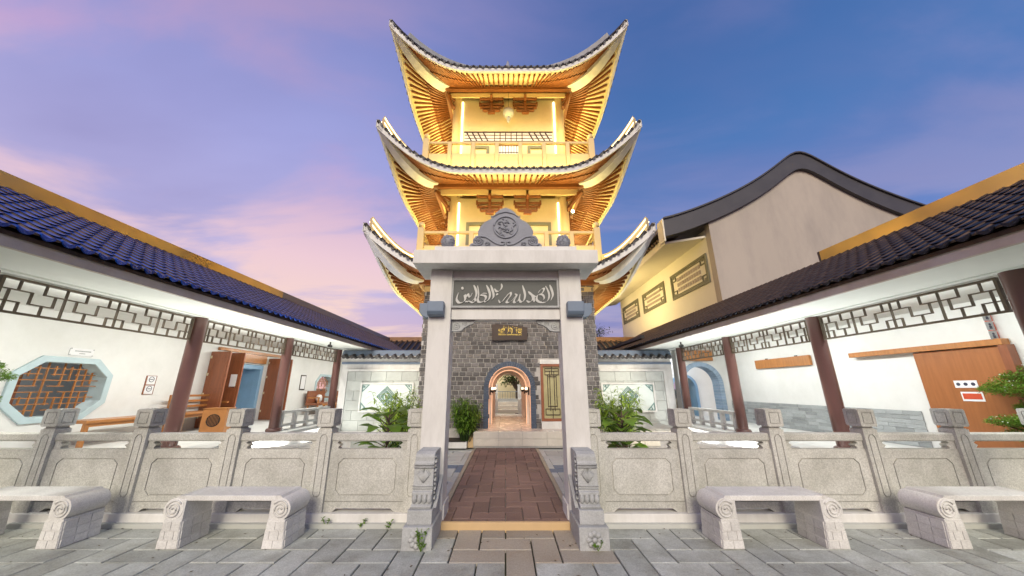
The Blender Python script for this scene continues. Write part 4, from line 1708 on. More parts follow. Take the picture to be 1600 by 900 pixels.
oc1, oc2 = oct8(5.60, 7.06, .93, 2.03, .31, .29), oct8(14.70, 16.20, .97, 2.06, .31, .29)
door = rect(9.75, 11.85, .505, 2.50)
wl = MB()
wl.plate([rect(1.2, 19, .5, 2.80), oc1, oc2, door], 0, .22, lambda u, v, d: (-7.9 - d, u, v))
wl.build('wall', 'wall', GL)
for oc in (oc1, oc2):
    f = MB()
    f.plate([oc, shrink(oc, .10)], 0, .30, lambda u, v, d: (-7.86 - d, u, v))
    fo = f.build('octagon_window', 'paleblue', GL, bevel=.008)
    y0, y1 = min(p[0] for p in oc) + .10, max(p[0] for p in oc) - .10
    z0, z1 = min(p[1] for p in oc) + .10, max(p[1] for p in oc) - .10
    q = MB()

    def yr(zv):
        c = min(1, min(zv - z0, z1 - zv) / .26)
        return y0 + .27 * (1 - c), y1 - .27 * (1 - c)
    xb = -8.06
    nz = 9
    for i in range(1, nz):
        zv = z0 + (z1 - z0) * i / nz
        a, b = yr(zv)
        segs = [(a, b)] if i % 3 == 0 else [(a, a + (b - a) * .30), (a + (b - a) * .42, a + (b - a) * .60), (a + (b - a) * .72, b)] if i % 2 else [(a + (b - a) * .1, a + (b - a) * .5), (a + (b - a) * .56, a + (b - a) * .92)]
        for s0, s1 in segs:
            q.box(xb, xb + .03, s0, s1, zv - .0075, zv + .0075)
    ny = 11
    for i in range(1, ny):
        yv = y0 + (y1 - y0) * i / ny
        c = min(1, min(yv - y0, y1 - yv) / .27)
        za, zb = z0 + .26 * (1 - c), z1 - .26 * (1 - c)
        segs = [(za, zb)] if i % 4 == 0 else [(za + (zb - za) * .1 * (i % 3), za + (zb - za) * (.35 + .1 * (i % 2))), (za + (zb - za) * (.55 + .1 * (i % 3)), zb - .05 * (i % 2))]
        for s0, s1 in segs:
            q.box(xb + .001, xb + .031, yv - .0075, yv + .0075, s0, s1)
    q.build('window_lattice', 'wood', fo)
# rooms behind the wall
MB().box(-11.4, -11.3, 1.2, 9.3, .5, 2.9).build('room_wall', 'roomwall', GL)
MB().box(-11.4, -8.13, 9.3, 9.4, .5, 2.9).build('room_partition', 'roomwall', GL)
MB().box(-11.4, -11.3, 12.3, 19, .5, 2.9).build('room_wall', 'roomwall', GL)
MB().box(-8.9, -8.7, 6.05, 6.35, .5, 2.5).build('room_pillar', 'woodred', GL)
MB().box(-11.4, -8.13, 1.2, 19, 2.9, 2.98).build('room_ceiling', 'wall', GL)
MB().plate([[(9.4, .5), (12.2, .5), (12.2, 2.9), (9.4, 2.9)], arch_loop(10.75, .5, 1.6, .51)], 0, .2, lambda u, v, d: (-10.2 - d, u, v)).build('passage_wall', 'wall', GL)
# blue passage door
bd = MB()
bd.plate([[(10.20, .505), (11.34, .505), (11.34, 2.18), (10.20, 2.18)], [(10.30, .51), (11.22, .51), (11.22, 2.06), (10.30, 2.06)]], 0, .16, lambda u, v, d: (-7.84 - d, u, v))
bdo = bd.build('passage_frame', 'doorblue', GL, bevel=.008)
MB().box(-9.0, -8.0, 11.22, 11.28, .505, 2.06).build('reveal', 'doorblue', bdo)
MB().box(-9.0, -8.0, 10.26, 11.28, 2.06, 2.10).build('reveal', 'doorblue', bdo)
MB().box(-7.96, -7.90, 9.75, 11.85, 2.20, 2.50).build('door_infill', 'wall', GL)
MB().box(-7.96, -7.905, 9.75, 10.195, .505, 2.20).build('door_infill', 'wall', GL)
MB().box(-7.96, -7.905, 11.345, 11.85, .505, 2.20).build('door_infill', 'wall', GL)
MB().box(-7.88, -7.80, 9.45, 12.6, 2.50, 2.58).build('door_head', 'wood', GL)
MB().box(-7.89, -7.82, 10.3, 11.4, 2.24, 2.49).build('name_panel', 'wood', GL)


def leaf_door(y, ang, hinge_x, label=None):
    b = MB().box(0, .54, -.022, .022, .02, 1.93)
    o = b.build('door_leaf', 'woodred', GL, bevel=.004)
    o.location = (hinge_x, y, .505)
    o.rotation_euler = (0, 0, ang)
    p = MB()
    for z0, z1 in ((.10, .55), (.60, .95), (1.0, 1.75)):
        for yy, d in ((-.022, -1), (.022, 1)):
            p.plate([rect(.07, .48, z0, z1), rect(.10, .45, z0 + .03, z1 - .03)], 0, .006, lambda u, v, dd, yy=yy, d=d: (u, yy + d * dd, v))
    p.build('door_moulding', 'woodred', o)
    for z in (.25, .8, 1.3, 1.75):
        MB().box(-.006, .05, -.030, .030, z, z + .07).build('hinge_plate', 'brassplate', o)
    return o


d1 = leaf_door(9.30, R(-3), -7.885)
d3 = leaf_door(9.66, R(2), -7.80)
MB().plate([rect(.28, .46, 1.0, 1.35)], 0, .004, lambda u, v, d: (u, -.024 - d, v)).build('notice', 'paper', d3)
d4 = leaf_door(11.62, R(-4), -7.885)
d5 = leaf_door(11.95, R(3), -7.86)
# low stone seat rails between the rear columns, both galleries
def seat_rail(parent, X, cx, ya, yb):
    m = MB()
    m.box(min(X(cx - .07), X(cx + .07)), max(X(cx - .07), X(cx + .07)), ya, yb, .88, .95)
    m.box(min(X(cx - .05), X(cx + .05)), max(X(cx - .05), X(cx + .05)), ya, yb, .58, .64)
    n = 4
    for i in range(n + 1):
        y = ya + .06 + (yb - ya - .12) * i / n
        m.box(min(X(cx - .045), X(cx + .045)), max(X(cx - .045), X(cx + .045)), y - .05, y + .05, .50, .879)
    m.build('seat_rail', 'bench', parent, bevel=.01)


seat_rail(GL, XL, 5.55, 8.95, 11.3)
def cove(G, sgn, x, y, e, col):
    """strip lamp on the inner side of the column beam, turned to the wall"""
    MB().box(sgn * x - .03, sgn * x + .03, y - .9, y + .9, 2.74, 2.79).build('strip_lamp', 'steel', G)
    o = light('gallery_strip', 'AREA', (sgn * (x + .01), y, 2.73), e, col, .07, 1.8)
    o.rotation_euler = (0, sgn * R(-28), 0)
    # added fill light with housing on the court floor, brightening the eave soffit
    if y < 4:
        return
    y = max(y, 5.9)
    if 5.9 < y < 7.6:
        y += .25
    o = light('added_eave_fill', 'AREA', (sgn * 4.95, y, .13), e * (1.7 if y < 9 else .7), col, .10, 1.6)
    o.rotation_euler = (0, R(180) - sgn * R(8), 0)
    MB().box(sgn * 4.95 - .06, sgn * 4.95 + .06, y - .85, y + .85, .06, .11).build('added_fill_housing', 'steel', G)


for y in (2.4, 4.8, 7.45, 10.1, 13.0, 15.8):
    cove(GL, -1, 5.80, y, 40, (1, .99, .93))
light('room_light_left', 'AREA', (-9.9, 5.5, 2.8), 70, (1, .97, .92), .8, 2.5)
light('passage_light_left', 'AREA', (-9.3, 11.0, 2.8), 30, (.85, .93, 1), .6, .8)
light('room_light_far_left', 'AREA', (-9.9, 15.5, 2.8), 30, (1, .97, .92), .8, 2.5)

# ---- right gallery
colsR = [3.52, 6.07, 8.58, 11.0]
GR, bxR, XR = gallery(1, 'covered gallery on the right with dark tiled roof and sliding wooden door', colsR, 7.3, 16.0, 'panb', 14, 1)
for a, b in zip(colsR[:-1], colsR[1:]):
    lattice(GR, XR, 5.55, a + .15, b - .13)
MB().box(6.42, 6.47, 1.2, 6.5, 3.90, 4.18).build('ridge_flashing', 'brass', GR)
MB().box(6.42, 7.6, 6.50, 6.55, 3.80, 4.18).build('roof_end', 'verge', GR)
MB().box(6.47, 8.6, 1.2, 6.50, 3.92, 4.08).build('roof_back', 'greyflash', GR)
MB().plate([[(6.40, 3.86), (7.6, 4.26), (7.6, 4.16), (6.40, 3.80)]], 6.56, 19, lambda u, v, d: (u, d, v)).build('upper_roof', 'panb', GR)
MB().box(7.55, 7.62, 6.56, 11.55, 4.2, 4.36).build('parapet', 'gable', GR)
MB().box(7.3, 7.5, 1.2, 11.6, .5, 2.80).build('wall', 'wall', GR)
ew = MB().plate([[(5.69, .5)] + arch_loop(6.40, .57, 1.62, .5) + [(7.3, .5), (7.3, 2.80), (5.69, 2.80)]], 0, .3, lambda u, v, d: (u, 11.6 + d, v)).build('end_wall', 'wall', GR)
aw = MB()
for k in range(26):
    a0, a1 = pi * k / 26 + .004, pi * (k + 1) / 26 - .004
    aw.add([(6.40 + r * cos(a), y, 1.62 + r * sin(a)) for y in (11.54, 11.93) for a in (a0, a1) for r in (.56, .70)],
           [(0, 1, 3, 2), (4, 6, 7, 5), (0, 4, 5, 1), (2, 3, 7, 6), (0, 2, 6, 4), (1, 5, 7, 3)])
for sx in (-1, 1):
    for k in range(12):
        xa, xb = 6.40 + sx * .56, 6.40 + sx * .70
        aw.box(min(xa, xb), max(xa, xb), 11.54, 11.93, .502 + k * .0933, .502 + (k + 1) * .0933 - .004)
aw.build('arch_surround', mat('arch_paleblue', (.30, .40, .52), .5, var=.15, scale=12, rnd=.1), ew)
ew2 = MB().plate([[(5.0, .5)] + arch_loop(6.72, .42, 1.50, .5) + [(8.8, .5), (8.8, 2.8), (5.0, 2.8)]], 0, .25, lambda u, v, d: (u, 13.4 + d, v)).build('rear_wall', 'wall', GR)
aw = MB()
aw.plate([arch_loop(6.72, .50, 1.50, .5) + list(reversed(arch_loop(6.72, .41, 1.50, .5)))], 0, .75, lambda u, v, d: (u, 13.35 + d, v))
aw.build('rear_arch', 'doorblue', ew2)
MB().box(5.90, 6.86, 11.50, 11.56, 2.36, 2.70).build('name_panel', 'wood', GR, bevel=.006)
# dado of thin stone courses along the wall
random.seed(5)
dd = 0
for r_ in range(8):
    z0 = .505 + r_ * .075
    y = 6.35 - random.uniform(0, .3)
    while y < 11.58:
        ln_ = random.choice((.22, .3, .38))
        a, b = max(6.35, y), min(11.58, y + ln_)
        if b - a > .05:
            MB().box(7.285 - random.uniform(0, .006), 7.299, a + .002, b - .002, z0 + .002, z0 + .073).build('dado_stone', 'dado', GR)
        y += ln_
# sliding wooden door
sd_ = MB().box(7.22, 7.27, 5.02, 6.14, .51, 2.09).build('sliding_door', 'doorwood', GR, bevel=.004)
MB().box(7.17, 7.285, 4.92, 5.02, .505, 2.10).build('door_jamb', 'woodred', GR)
MB().box(7.16, 7.28, 4.95, 7.24, 2.10, 2.19).build('door_track', 'wood', GR, bevel=.004)
for y0, y1, z0, z1, m_ in ((5.42, 5.70, 1.50, 1.61, 'paper'), (5.40, 5.66, 1.30, 1.44, 'paper')):
    MB().box(7.213, 7.219, y0, y1, z0, z1).build('door_notice', m_, sd_)
MB().box(7.210, 7.2125, 5.42, 5.64, 1.33, 1.415).build('notice_print', 'red', sd_)
for k in range(3):
    MB().lathe([(.006, -.002), (.026, -.001), (.026, .0)], (7.212, 5.47 + k * .09, 1.555), 10, 'X').build('notice_print', 'ink', sd_)
wbd = thing('wall_board', 'plain orange wooden name board on the right gallery wall', 'board', (7.26, 9.2, 2.02))
MB().box(-.03, .03, -.92, .92, 0, .235).build('board', 'wood', wbd, bevel=.006)
for y in (-.5, .5):
    MB().box(.0, .035, y - .03, y + .03, .236, .26).build('hanger', 'black', wbd)
seat_rail(GR, XR, 5.55, 8.75, 10.85)
for y in (2.4, 4.8, 7.3, 9.8):
    cove(GR, 1, 5.80, y, 34, (.97, 1, .98))
light('garden_light', 'AREA', (6.4, 12.7, 2.75), 24, (.95, .98, 1), .8, .8)
light('garden_light_far', 'AREA', (7.5, 15.6, 3.2), 90, (.95, 1, .92), 1.5, 1.5)
# small square signs high on the right wall
for i, (z, lab) in enumerate(((2.52, 'upper of the small grey restroom signs beside the right gallery column'), (2.38, 'middle one of the small grey restroom signs beside right gallery column'), (2.24, 'lowest of the small grey restroom signs beside the right gallery column'))):
    t = thing('restroom_sign', lab, 'sign', (7.2, 5.03, z), 0, 'restroom signs on the right wall')
    MB().box(-.06, .06, -.004, .0, -.06, .06).build('sign_plate', 'carved', t)
    MB().box(.062, .075, -.004, .08, -.06, .06).build('sign_side', 'red', t)
    q = MB().lathe([(.002, -.003), (.018, -.002), (.018, 0)], (0, -.005, .025), 10, 'Y')
    q.box(-.02, .02, -.007, -.005, -.04, .005)
    q.build('pictogram', 'ink', t)

# ---- rear gallery closing the court
RG = thing('rear_gallery', 'distant tiled gallery roof behind the screen walls', 'gallery')
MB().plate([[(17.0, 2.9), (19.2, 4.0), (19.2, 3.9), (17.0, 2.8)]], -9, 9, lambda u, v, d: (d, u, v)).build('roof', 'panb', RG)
q = MB()
for k in range(60):
    x = -8.8 + k * .3
    q.tube([(x, 17.0, 2.93), (x, 19.2, 4.03)], .05, 6)
q.build('tile_rows', 'cover', RG)['kind'] = 'stuff'
MB().box(-9, 9, 19.2, 19.25, 3.95, 4.24).build('ridge_flashing', mat('rust_flashing', (.20, .11, .06), .4, metal=.5, var=.2, scale=2), RG)
MB().box(-9, 9, 19.3, 19.5, .1, 3.95).build('wall', 'hallwall', RG)
MB().box(-9, 9, 16.98, 17.05, 2.70, 2.88).build('fascia', 'wood', RG)
for x in (-3.0, -1.4, 1.6, 3.2):
    MB().lathe([(.12, .1), (.12, 2.75)], (x, 17.3, 0), 12).build('column', 'column', RG, smooth='auto')
light('rear_light', 'AREA', (.2, 18.2, 2.7), 70, (1, .80, .45), 3, .6)

# steps and white balustrade seen through the tunnel
SP = thing('garden_steps', 'white balustraded steps seen through the tower arch', 'steps', (0, .6, .34))
for k in range(3):
    MB().box(-.75, .95, 15.1 + k * .3, 16.2, .10 + k * .15, .25 + k * .15 - .004).build('step', 'tile', SP, bevel=.005)
for s_ in (-1, 1):
    cx = .1 + s_ * .52
    MB().box(cx - .09, cx + .09, 15.0, 15.2, .1, .70).build('cheek', 'white', SP)
    p = MB().box(cx - .055, cx + .055, 16.0, 16.12, .5, 1.25)
    p.box(cx - .07, cx + .07, 15.985, 16.135, 1.25, 1.31)
    p.build('newel', 'white', SP, bevel=.006)
    q = MB()
    q.sweep([(cx + s_ * .22, 15.3, 1.4), (cx + s_ * .16, 15.5, 1.1), (cx + s_ * .06, 15.8, .92), (cx, 16.0, .9)], .06, .5, drop=1)
    q.build('curved_parapet', 'white', SP)
MB().box(-.42, .62, 16.03, 16.09, .55, .68).build('parapet', 'carved', SP)
for k in range(9):
    MB().tube([(-.38 + k * .12, 16.055, .68), (-.38 + k * .12, 16.055, .98)], .008, 5).build('baluster', 'bluegrey', SP)
MB().tube([(-.42, 16.055, .99), (.62, 16.055, .99)], .015, 6).build('handrail', 'bluegrey', SP)
light('steps_light', 'AREA', (.1, 15.3, 3.2), 60, (1, .97, .9), .8, .8)

# ------------------------------------------------------------------ hall with curved gable
HL = thing('gabled_hall', 'hall with curved dark gable verge and yellow lit side wall', 'building')
hy0, hy1 = 11.6, 22.0
apx, apz = 11.55, 10.45


def verge_z(x):
    """concave sweep rising to a rounded apex"""
    t = max(0, 1 - (math.sqrt((x - apx) ** 2 + .30) - .55 + .12) / 5.75)
    z = 7.42 + 2.55 * (t ** 1.35) + .55 * t ** 6
    return z


xs = [5.85 + k * (17.3 - 5.85) / 60 for k in range(61)]
tri = [(7.60, 4.0)] + [(15.55, 4.0)] + [(x, verge_z(x) - .64) for x in reversed(xs) if 7.6 <= x <= 15.55]
tri.insert(2, (15.55, verge_z(15.55) - .64))
tri.append((7.60, verge_z(7.6) - .64))
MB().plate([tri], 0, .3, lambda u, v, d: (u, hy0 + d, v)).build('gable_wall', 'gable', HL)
band = [(x, verge_z(x)) for x in xs] + [(x, verge_z(x) - .68) for x in reversed(xs)]
MB().plate([band], 0, .45, lambda u, v, d: (u, hy0 - .15 + d, v)).build('verge', 'verge', HL)
cap_ = [(x, verge_z(x) + .07) for x in xs] + [(x, verge_z(x) + .002) for x in reversed(xs)]
MB().plate([cap_], 0, .62, lambda u, v, d: (u, hy0 - .22 + d, v)).build('verge_cap', 'verge', HL, bevel=.01)
MB().box(5.80, 5.848, hy0 - .15, hy0 + .3, verge_z(5.85) - .86, verge_z(5.85) + .02).build('verge_end', 'hallwall', HL)
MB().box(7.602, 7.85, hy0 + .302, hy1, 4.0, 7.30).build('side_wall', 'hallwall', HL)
MB().box(7.85, 15.5, hy1 - .3, hy1, 4.0, 7.3).build('rear_wall', 'hallwall', HL)
MB().box(15.3, 15.55, hy0 + .302, hy1 - .3, 4.0, 7.3).build('far_side_wall', 'hallwall', HL)
# roof planes following the verge
rp_ = [(x, verge_z(x) - .12) for x in xs] + [(x, verge_z(x) - .30) for x in reversed(xs)]
MB().plate([rp_], 0, hy1 - hy0 + .6, lambda u, v, d: (u, hy0 + .31 + d, v)).build('roof', 'towertile', HL)
sf = MB().plate([[(6.08, 6.72), (7.60, 6.98), (7.60, 7.06), (6.08, 6.80)]], hy0 + .31, hy1 + .9, lambda u, v, d: (u, d, v)).build('soffit', 'hallwall', HL)
MB().box(6.02, 6.078, hy0 + .31, hy1 + .9, 6.70, 6.98).build('fascia', 'hallwall', HL)
q = MB()
k = 0
while hy0 + .45 + k * .24 < hy1 + .8:
    y = hy0 + .45 + k * .24
    o = q if k >= 46 else MB()
    o.tube([(5.93, y, 6.98), (6.4, y, 7.32), (7.4, y, 7.78)], .065, 7)
    o.plate([[(-.055, .03), (-.03, -.03), (0, -.045), (.03, -.03), (.055, .03), (0, 0)]], 0, .03, lambda u, v, d: (5.90 + d, y + .12 + u, 6.98 + v))
    o.build('tile_row', 'cover', HL, smooth='auto')
    k += 1
for y0, y1, z0, z1 in ((12.05, 14.95, 5.27, 6.40), (15.65, 18.3, 5.37, 6.42), (18.95, 21.6, 5.37, 6.42)):
    f = MB()
    T = lambda u, v, d: (7.60 - d, u, v)
    f.plate([rect(y0, y1, z0, z1), rect(y0 + .09, y1 - .09, z0 + .09, z1 - .09)], 0, .05, T)
    f.plate([rect(y0 + .12, y1 - .12, z0 + .12, z1 - .12), rect(y0 + .16, y1 - .16, z0 + .16, z1 - .16)], 0, .035, T)
    for cy, sy in ((y0, 1), (y1, -1)):
        for cz, sz in ((z0, 1), (z1, -1)):
            for a, b in ((.16, .46), (.16, .32), (.30, .40)):
                ya_, yb_ = sorted((cy + sy * .17, cy + sy * b))
                za_, zb_ = sorted((cz + sz * (b if a < .3 else .22), cz + sz * ((b if a < .3 else .22) - .04)))
                f.box(7.56, 7.60, ya_, yb_, za_ - .1 * sz, zb_ - .1 * sz)
            za_, zb_ = sorted((cz + sz * .17, cz + sz * .36))
            ya_, yb_ = sorted((cy + sy * .42, cy + sy * .46))
            f.box(7.561, 7.601, ya_, yb_, za_, zb_)
    wo = f.build('relief_window', 'olive', HL)
    g_ = MB()
    for r_ in range(3):
        for c in range(10):
            ya_ = y0 + .50 + (y1 - y0 - 1.0) * c / 10
            za_ = z0 + .22 + (z1 - z0 - .44) * r_ / 3
            g_.box(7.575, 7.601, ya_ + .03, ya_ + (y1 - y0 - 1.0) / 10 - .03, za_ + .04, za_ + (z1 - z0 - .44) / 3 - .04)
    g_.build('grille', 'gable', wo)['kind'] = 'stuff'
wl_ = light('wall_washer', 'AREA', (5.0, 16.8, 3.45), 620, (1, .74, .30), .25, 9.5)
wl_.rotation_euler = Vector((2.6, 0, 2.4)).to_track_quat('-Z', 'Y').to_euler()
fw = thing('wall_floodlight', 'row floodlight on the gallery roof below the yellow wall', 'floodlight', (4.94, 16.8, 3.21))
MB().box(-.06, .06, -4.5, 4.5, 0, .12).build('housing', 'black', fw)
ew_ = light('hall_eave_light', 'POINT', (6.7, 20.5, 6.5), 14, (1, .75, .35), .08)

# ------------------------------------------------------------------ wall fittings, left gallery
def wall_sign(name, label, y0, y1, z0, z1, frame, cat='sign'):
    t = thing(name, label, cat, (-7.898, (y0 + y1) / 2, z0))
    hw, h = (y1 - y0) / 2, z1 - z0
    MB().box(0, .015, -hw, hw, 0, h).build('backing', frame, t)
    return t, hw, h


t, hw, h = wall_sign('notice_board', 'small white notice above the near octagonal window', 6.25, 6.62, 2.07, 2.20, 'paper')
MB().box(.0155, .017, -hw * .6, hw * .75, h * .55, h * .68).build('print', 'carved', t)
MB().box(.0155, .017, -hw * .2, hw * .3, h * .25, h * .35).build('print', 'carved', t)
for sy in (-1, 1):
    for zq in (.01, h - .01):
        MB().lathe([(.002, .0), (.012, .004), (.004, .008)], (.015, sy * (hw - .012), zq), 8, 'X').build('screw', 'steel', t)
t, hw, h = wall_sign('framed_sign', 'brown framed pair of round prohibition signs beside the near octagonal window', 7.75, 7.98, 1.36, 1.76, 'woodred')
for zc in (.10, .30):
    MB().box(.0155, .018, -hw + .02, hw - .02, zc - .09, zc + .09).build('card', 'paper', t)
    MB().tube([(.019, .055 * cos(a * pi / 8), zc + .02 + .055 * sin(a * pi / 8)) for a in range(17)], .006, 5, cap=False).build('ring', 'ink', t)
    MB().box(.0185, .0215, -.035, .035, zc + .012, zc + .026).build('bar', 'ink', t)
t, hw, h = wall_sign('framed_sign', 'tall narrow framed sign beside the far octagonal window', 13.6, 13.95, 1.42, 1.98, 'wooddark')
MB().box(.0155, .018, -hw + .03, hw - .03, .04, h - .04).build('card', 'paper', t)
t, hw, h = wall_sign('control_box', 'small black access reader beside the blue passage door', 12.02, 12.12, 1.5, 1.62, 'black', 'switch')
MB().box(.0155, .02, -.02, .02, .03, .08).build('keypad', 'ink', t)


# ------------------------------------------------------------------ furniture in the left gallery
def wood_bench(label, loc, rz, L, back):
    t = thing('wooden_bench', label, 'bench', loc, rz, 'wooden benches in the left gallery')
    MB().box(-L / 2, L / 2, -.22, .22, .40, .45).build('seat', 'wood', t, bevel=.006)
    MB().box(-L / 2 + .08, L / 2 - .08, -.19, -.17, .34, .398).build('apron', 'wood', t)
    for sx in (-1, 1):
        for sy in (-1, 1):
            MB().box(sx * (L / 2 - .05) - .03, sx * (L / 2 - .05) + .03, sy * .17 - .03, sy * .17 + .03, 0, .399).build('leg', 'wood', t)
    if back:
        for sx in (-1, 1):
            MB().box(sx * (L / 2 - .04) - .025, sx * (L / 2 - .04) + .025, .17, .21, .451, .84).build('back_post', 'wood', t)
            MB().box(sx * (L / 2 - .04) - .025, sx * (L / 2 - .04) + .025, -.20, .165, .62, .66).build('armrest', 'wood', t)
        for z in (.55, .67, .79):
            MB().box(-L / 2 + .066, L / 2 - .066, .175, .205, z, z + .05).build('back_rail', 'wood', t)
    return t


wood_bench('orange wooden bench with back rails beside the second gallery column', (-7.5, 8.85, .502), R(90), 1.3, True)
wood_bench('long low orange wooden bench behind the nearest left gallery column', (-7.45, 7.1, .502), R(90), 1.6, False)
bxo = thing('bench_sidepanel', 'square orange wooden bench chest with round carved medallion in the left gallery', 'sidepanel', (-6.75, 8.55, .502), R(14))  # side panel of a wooden bench, built as a separate box
MB().box(-.24, .24, -.20, .20, .0, .52).build('body', 'wood', bxo, bevel=.008)
MB().box(-.25, .25, -.21, .21, .521, .545).build('lid', 'wood', bxo, bevel=.006)
m_ = MB()
m_.tube([(.13 * cos(2 * pi * k / 24), -.204, .28 + .13 * sin(2 * pi * k / 24)) for k in range(25)], .010, 5, cap=False)
for k in range(-4, 5):
    x = k * .027
    hh = math.sqrt(max(0, .125 ** 2 - x * x))
    m_.box(x - .007, x + .007, -.210, -.199, .28 - hh, .28 + hh)
m_.build('medallion', 'wooddark', bxo)


def armchair(label, loc, rz, W):
    t = thing('wooden_settee', label, 'settee', loc, rz, 'wooden settees in the left gallery')
    MB().box(-W / 2, W / 2, -.26, .26, .34, .42).build('seat', 'woodred', t, bevel=.006)
    MB().box(-W / 2, W / 2, .20, .26, .42, .88).build('backrest', 'woodred', t, bevel=.01)
    for sx in (-1, 1):
        MB().box(sx * (W / 2 - .04) - .03, sx * (W / 2 - .04) + .03, -.24, .199, .60, .65).build('armrest', 'wood', t)
        for y in (-.21, .17):
            MB().box(sx * (W / 2 - .04) - .025, sx * (W / 2 - .04) + .025, y - .025, y + .025, 0, .339).build('leg', 'wood', t)
        MB().box(sx * (W / 2 - .04) - .025, sx * (W / 2 - .04) + .025, -.235, -.185, .42, .60).build('arm_post', 'wood', t)
    MB().lathe([(.03, -.10), (.15, -.06), (.16, 0), (.15, .06), (.03, .10)], (0, .10, .58), 12, 'Y').build('cushion', 'paper', t, smooth=True)


armchair('red wooden settee with a white cushion under the far octagonal window', (-7.5, 14.6, .502), R(90), 1.3)
armchair('red wooden settee with white cushion nearest the screen wall corner', (-7.2, 16.4, .502), R(60), 1.2)
tt = thing('tea_table', 'low wooden tea table in front of the far settees', 'table', (-6.6, 14.2, .502))
MB().box(-.35, .35, -.55, .55, .36, .42).build('table_top', 'wood', tt, bevel=.006)
for sx in (-1, 1):
    for sy in (-1, 1):
        MB().box(sx * .30 - .03, sx * .30 + .03, sy * .48 - .03, sy * .48 + .03, 0, .359).build('leg', 'wood', tt)


# ------------------------------------------------------------------ planting
def leaf(mb, p, d, L, W, droop=.3, seg=2):
    """one leaf as a folded strip from p along d"""
    d = Vector(d).normalized()
    a = d.cross(Vector((0, 0, 1)))
    if a.length < .05:
        a = Vector((1, 0, 0))
    a.normalize()
    p = Vector(p)
    o = len(mb.v)
    prof = [(0, .12), (.45, 1.0), (1.0, .04)] if seg == 2 else [(0, .1), (.25, .75), (.55, 1.0), (.82, .6), (1.0, .05)]
    for t, wf_ in prof:
        q = p + d * L * t + Vector((0, 0, -droop * L * t * t))
        mb.v += [tuple(q - a * W * wf_ / 2 + Vector((0, 0, .12 * W * wf_))), tuple(q), tuple(q + a * W * wf_ / 2 + Vector((0, 0, .12 * W * wf_)))]
    for i in range(len(prof) - 1):
        b = o + 3 * i
        mb.f += [(b, b + 1, b + 4, b + 3), (b + 1, b + 2, b + 5, b + 4)]


def rdir(up=.2):
    a = random.uniform(0, 2 * pi)
    z = random.uniform(-.5, .9) + up
    return Vector((cos(a), sin(a), z)).normalized()


def bamboo_bush(name, label, cat, loc, h, r, n, m, group=None, lw=.022, ll=.16):
    t = thing(name, label, cat, loc, 0, group)
    st, lv = MB(), MB()
    for i in range(n):
        a = random.uniform(0, 2 * pi)
        k = math.sqrt(random.random())
        b0 = Vector((cos(a) * r * .3 * k, sin(a) * r * .3 * k, 0))
        tip = Vector((cos(a) * r * k * random.uniform(.6, 1.1), sin(a) * r * k * random.uniform(.6, 1.1), h * random.uniform(.55, 1.0)))
        mid = (b0 + tip) / 2 + Vector((0, 0, h * .12))
        st.tube([b0, mid, tip], [.008, .006, .002], 5)
        for q in range(44):
            t_ = random.uniform(.25, 1)
            p = (b0 * (1 - t_) + tip * t_) + Vector((0, 0, h * .24 * t_ * (1 - t_)))
            leaf(lv, p, rdir(.1), ll * random.uniform(.6, 1.3), lw * random.uniform(.7, 1.3), .45)
    st.build('stem', 'leafd', t)
    lv.build('foliage', m, t, fix=False)
    return t


random.seed(21)
bamboo_bush('bamboo_shrub', 'green feathery shrub in the planter left of the tower arch', 'shrub', (-.98, 9.25, .22), 1.05, .50, 46, 'leaf', None, .028, .16)
bamboo_bush('bamboo_shrub', 'yellow green bamboo clump before the left screen wall', 'shrub', (-2.50, 8.4, .15), 1.38, .62, 46, 'leafy', None, .032, .19)
bamboo_bush('bamboo_shrub', 'yellow green bamboo clump before the right screen wall', 'shrub', (2.62, 8.4, .15), 1.38, .66, 50, 'leafy', None, .032, .19)


def broad_plant(label, loc, h, n):
    t = thing('broadleaf_plant', label, 'plant', loc)
    st, lv = MB(), MB()
    for i in range(n):
        a = i * 2.4
        zb = h * (.12 + .8 * i / n)
        d = Vector((cos(a), sin(a), random.uniform(.1, .8)))
        p = Vector((cos(a) * .05, sin(a) * .05, zb))
        st.tube([(0, 0, zb - .05), p + d * .10], [.012, .006], 5)
        leaf(lv, p + d * .10, d, random.uniform(.30, .44), random.uniform(.22, .32), random.uniform(.2, .6), 4)
    st.tube([(0, 0, 0), (0.01, 0, h)], [.02, .012], 6)
    st.build('stem', 'bark', t)
    lv.build('foliage', 'leaf', t, smooth=True, fix=False)


broad_plant('large leaved plant behind the balustrade left of the gate', (-2.02, 6.3, .08), 1.08, 40)
broad_plant('large leaved plant behind the balustrade right of the gate', (2.0, 6.3, .08), 1.10, 44)
# planters
MB().box(-2.1, -.94, 8.95, 9.75, .10, .235).build('planter_kerb', 'white', None, bevel=.006)
tag(bpy.data.objects['planter_kerb'], 'white planter kerb below the shrub left of the arch', 'planter')
struct(MB().box(-2.05, -.98, 9.0, 9.74, .22, .24).build('planter_soil', 'soil'))
# garden tap
for s_, lab in ((-1, 'thin garden tap pipe standing before the left screen wall'), (1, 'thin garden tap pipe standing before the right screen wall')):
    t = thing('garden_tap', lab, 'tap', (s_ * 3.55 + (0 if s_ < 0 else .1), 10.4, .10), 0, 'garden taps')
    MB().tube([(0, 0, 0), (0, 0, .62), (.02, 0, .66), (.07, 0, .66), (.09, 0, .62)], .014, 6).build('pipe', 'steel', t)


